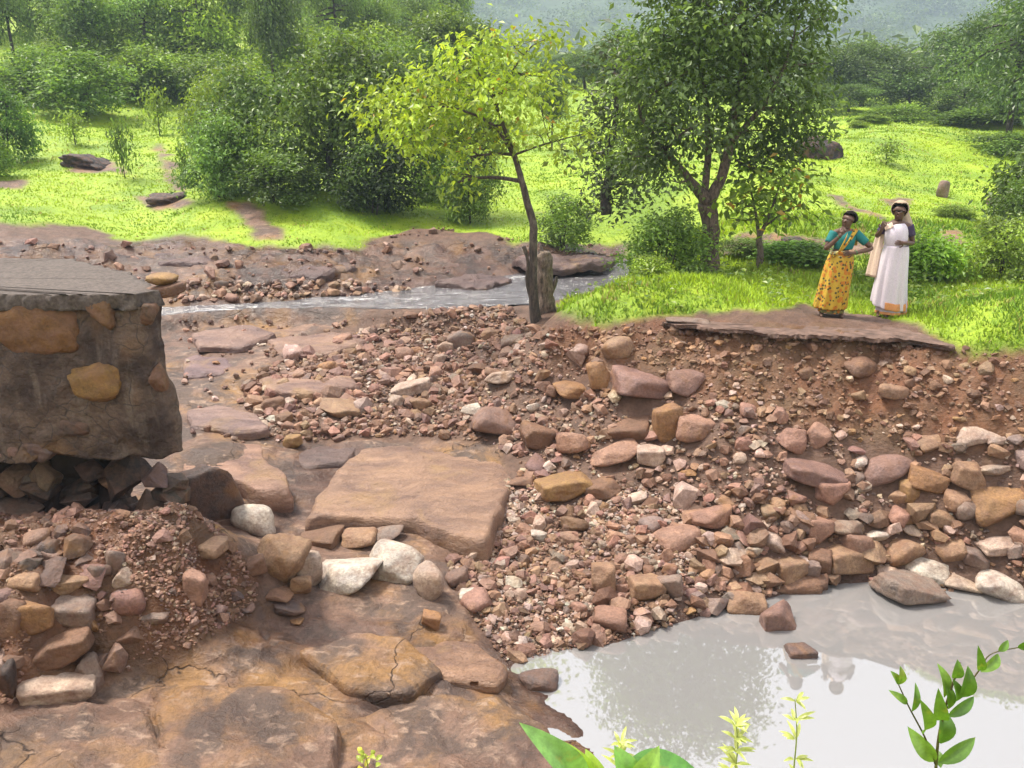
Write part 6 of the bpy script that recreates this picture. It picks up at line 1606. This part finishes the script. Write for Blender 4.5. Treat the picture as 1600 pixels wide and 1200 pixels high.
tag(W2, 'person in a white sari with orange border and covered head, arm across the waist', 'person', 'two women on the broken road')

# ------------------------------------------------------------------ plants on the near bank, in front of the lens
def leaf_blade(mb, base, tip, width, up, col, curve=.15, n=9, fold=.25):
    """a single broad leaf with a folded midrib"""
    a, b = np.array(base, float), np.array(tip, float); d = b - a; L = np.linalg.norm(d)
    s = np.cross(d / L, np.array(up, float)); s /= np.linalg.norm(s); nn = np.cross(s, d / L)
    t = np.linspace(0, 1, n); prof = np.sin(np.pi * t ** .85) ** .8; prof[0] = .04; prof[-1] = .01
    mid = a + d * t[:, None] + nn * (curve * L * np.sin(np.pi * t))[:, None]
    le = mid + s * (prof * width / 2)[:, None] + nn * (prof * width * fold)[:, None]
    ri = mid - s * (prof * width / 2)[:, None] + nn * (prof * width * fold)[:, None]
    lm = (mid + le) / 2 + nn * (prof * width * .05)[:, None]; rm = (mid + ri) / 2 + nn * (prof * width * .05)[:, None]
    V = np.concatenate([le, lm, mid, rm, ri]); i = np.arange(4)[:, None] * n; j = np.arange(n - 1)[None]
    mb.add(V, np.stack([i + j, i + j + 1, i + n + j + 1, i + n + j], -1).reshape(-1, 4), col)
def plant_parts(name, root, label):
    return tag(empty(name, root), label, 'plant')
def add_leaf(parent, pr, base, tip, width, col, up=(0, -.5, 1), **kw):
    mb = MB(); leaf_blade(mb, np.array(base) - pr, np.array(tip) - pr, width, up, col, **kw)
    return obj('leaf', mb.mesh('leaf', M_LEAFY), parent)
def stem(parent, pr, pts, r0, r1, col):
    mb = MB(); P = np.array(pts) - pr; n = len(P) * 4; q_ = np.linspace(0, len(P) - 1, n)
    P = np.stack([np.interp(q_, np.arange(len(P)), P[:, c]) for c in range(3)], 1)
    for _ in range(3): P[1:-1] = (P[:-2] + 2 * P[1:-1] + P[2:]) / 4
    mb.tube(P, np.linspace(r0, r1, n), 7, col)
    return obj('stem', mb.mesh('stem', M_LEAFY), parent)
M_LEAFY = leaf_mat('soft_leaf', .35, .25, .4, True)
# twig with upright leaves, right
Y = 1.75
def a2(u, v, dy=0): return at_y(u, v, Y + dy)
root = a2(1462, 1330); root[2] = min(root[2], 3.55); pr = root
T = plant_parts('leafy_twig', tuple(root), 'upright leafy twig in the lower right corner in front of the pool')
g1, g2 = (.085, .20, .022), (.17, .31, .04); br = (.10, .085, .03)
stem(T, pr, [root, a2(1462,1200), a2(1466,1150), a2(1478,1100), a2(1490,1065), a2(1500,1035)], .0042, .002, br)
stem(T, pr, [a2(1462,1195), a2(1445,1150), a2(1420,1105), a2(1402,1065)], .0026, .0014, br)
stem(T, pr, [a2(1476,1110), a2(1505,1080), a2(1530,1048), a2(1545,1020), a2(1590,1012)], .0024, .0012, br)
for b_, t_, w_ in [((1440,1142),(1437,1092),24),((1418,1100),(1388,1078),12),((1425,1112),(1430,1066),12),((1403,1068),(1391,1048),12),((1404,1070),(1406,1040),14),((1470,1162),(1470,1105),30),((1462,1190),(1418,1135),26),((1466,1192),(1524,1152),24),((1472,1125),(1466,1075),22),((1480,1120),(1522,1088),18),
                    ((1490,1098),(1488,1060),20),((1500,1090),(1512,1040),26),((1475,1090),(1464,1036),20),((1492,1060),(1496,1030),18),((1532,1050),(1560,1022),18),((1532,1048),(1528,1008),14),((1560,1018),(1575,1000),12),((1590,1012),(1615,1000),14),((1470,1200),(1452,1168),18),((1482,1108),(1476,1062),16)]:
    c = tuple(np.array(g1) * (1 - (k := random.random())) + np.array(g2) * k)
    add_leaf(T, pr, a2(*b_), a2(*t_, random.uniform(-.05, .05)), w_ * px_scale(a2(*b_)), c, up=(random.uniform(-.6, .6), -1, .3))
# broad leaved plant, bottom centre
Y = 1.6
root = a2(940, 1330); root[2] = min(root[2], 3.55); pr = root
B = plant_parts('broad_leaf_plant', tuple(root), 'broad leaved green plant at the bottom centre, in front of the bedrock and pool')
stem(B, pr, [root, a2(935,1240), a2(925,1205)], .006, .004, (.12, .2, .04))
for b_, t_, w_, c, up in [((915,1235),(811,1129),46,(.20,.40,.10),(.4,-.8,.6)),((940,1240),(880,1158),34,(.26,.42,.03),(.2,-1,.5)),((945,1235),(915,1170),30,(.30,.46,.05),(0,-1,.5)),((960,1230),(1085,1200),62,(.12,.32,.06),(.1,-.4,1)),((990,1235),(960,1165),40,(.16,.36,.05),(.1,-.7,.8)),((1000,1240),(1030,1165),44,(.24,.42,.06),(-.2,-.7,.8)),((900,1245),(870,1190),34,(.16,.34,.05),(.3,-.8,.5))]:
    add_leaf(B, pr, a2(*b_), a2(*t_, random.uniform(-.04, .06)), w_ * px_scale(a2(*b_)), c, up=up, n=13)
# pale flowering sprigs
Y = 1.9
for ui, (uu, lab) in enumerate([(1150, 'pale yellow-green star leaved sprig left of centre in front of the pool'), (1242, 'taller pale sprig with paired thin leaves in front of the pool'), (968, 'small pale sprout behind the broad leaved plant at the bottom')]):
    vt = [1130, 1092, 1158][ui]
    root = a2(uu, 1340); root[2] = min(root[2], 3.5); pr = root
    Sg = plant_parts('pale_sprig', tuple(root), lab)
    stem(Sg, pr, [root, a2(uu - 4, 1220), a2(uu + 4, (1200 + vt) / 2), a2(uu, vt)], .003, .0012, (.34, .40, .12))
    rv = random.Random(ui)
    for v0 in np.arange(vt + 4, 1225, 20 if ui != 1 else 30):
        for k_ in range(9 if ui != 1 else 5):
            an = rv.uniform(0, 6.28); L = rv.uniform(18, 36) * (.8 if v0 < vt + 30 else 1)
            b_ = a2(uu + rv.uniform(-3, 3), v0); s = px_scale(b_)
            t_ = b_ + np.array([math.cos(an), math.sin(an), rv.uniform(-.1, .7)]) * L * s
            add_leaf(Sg, pr, b_, t_, 6 * s, tuple(np.array((.50, .56, .16)) * rv.uniform(.8, 1.15)), n=6, fold=.15)
Y = 2.3
root = a2(575, 1300); root[2] = min(root[2], 2.6); pr = root
Sg = plant_parts('yellow_sprout', tuple(root), 'tiny yellow flowered sprout at the bottom edge over the bedrock')
stem(Sg, pr, [root, a2(578,1220), a2(572,1180)], .003, .0015, (.2, .26, .05))
rv = random.Random(4)
for k_ in range(14):
    b_ = a2(576 + rv.uniform(-14, 14), rv.uniform(1174, 1200)); s = px_scale(b_)
    add_leaf(Sg, pr, b_, b_ + np.array([rv.uniform(-1, 1), rv.uniform(-1, 1), rv.uniform(-.2, .8)]) * 12 * s, 8 * s, rv.choice([(.55, .50, .06), (.35, .42, .05)]), n=5)

# ------------------------------------------------------------------ haze
hm = bpy.data.materials.new('haze'); hm.use_nodes = True
hn, hl = hm.node_tree.nodes, hm.node_tree.links
hn.remove(hn['Principled BSDF'])
pv = hn.new('ShaderNodeVolumePrincipled'); pv.inputs['Color'].default_value = (.62, .79, 1.0, 1); pv.inputs['Density'].default_value = 0.0009
pv.inputs['Anisotropy'].default_value = 0.0
hl.new(pv.outputs[0], hn['Material Output'].inputs['Volume'])
hb = np.array([(a, b, c) for a in (-1700, 1700) for b in (-12, 2100) for c in (-3, 400)], float)
hf = np.array([(0, 1, 3, 2), (4, 6, 7, 5), (0, 4, 5, 1), (2, 3, 7, 6), (0, 2, 6, 4), (1, 5, 7, 3)])
tag(obj('haze', mesh_np('haze', hb, hf, hm, False)), 'thin pale monsoon haze', 'haze', kind='stuff')
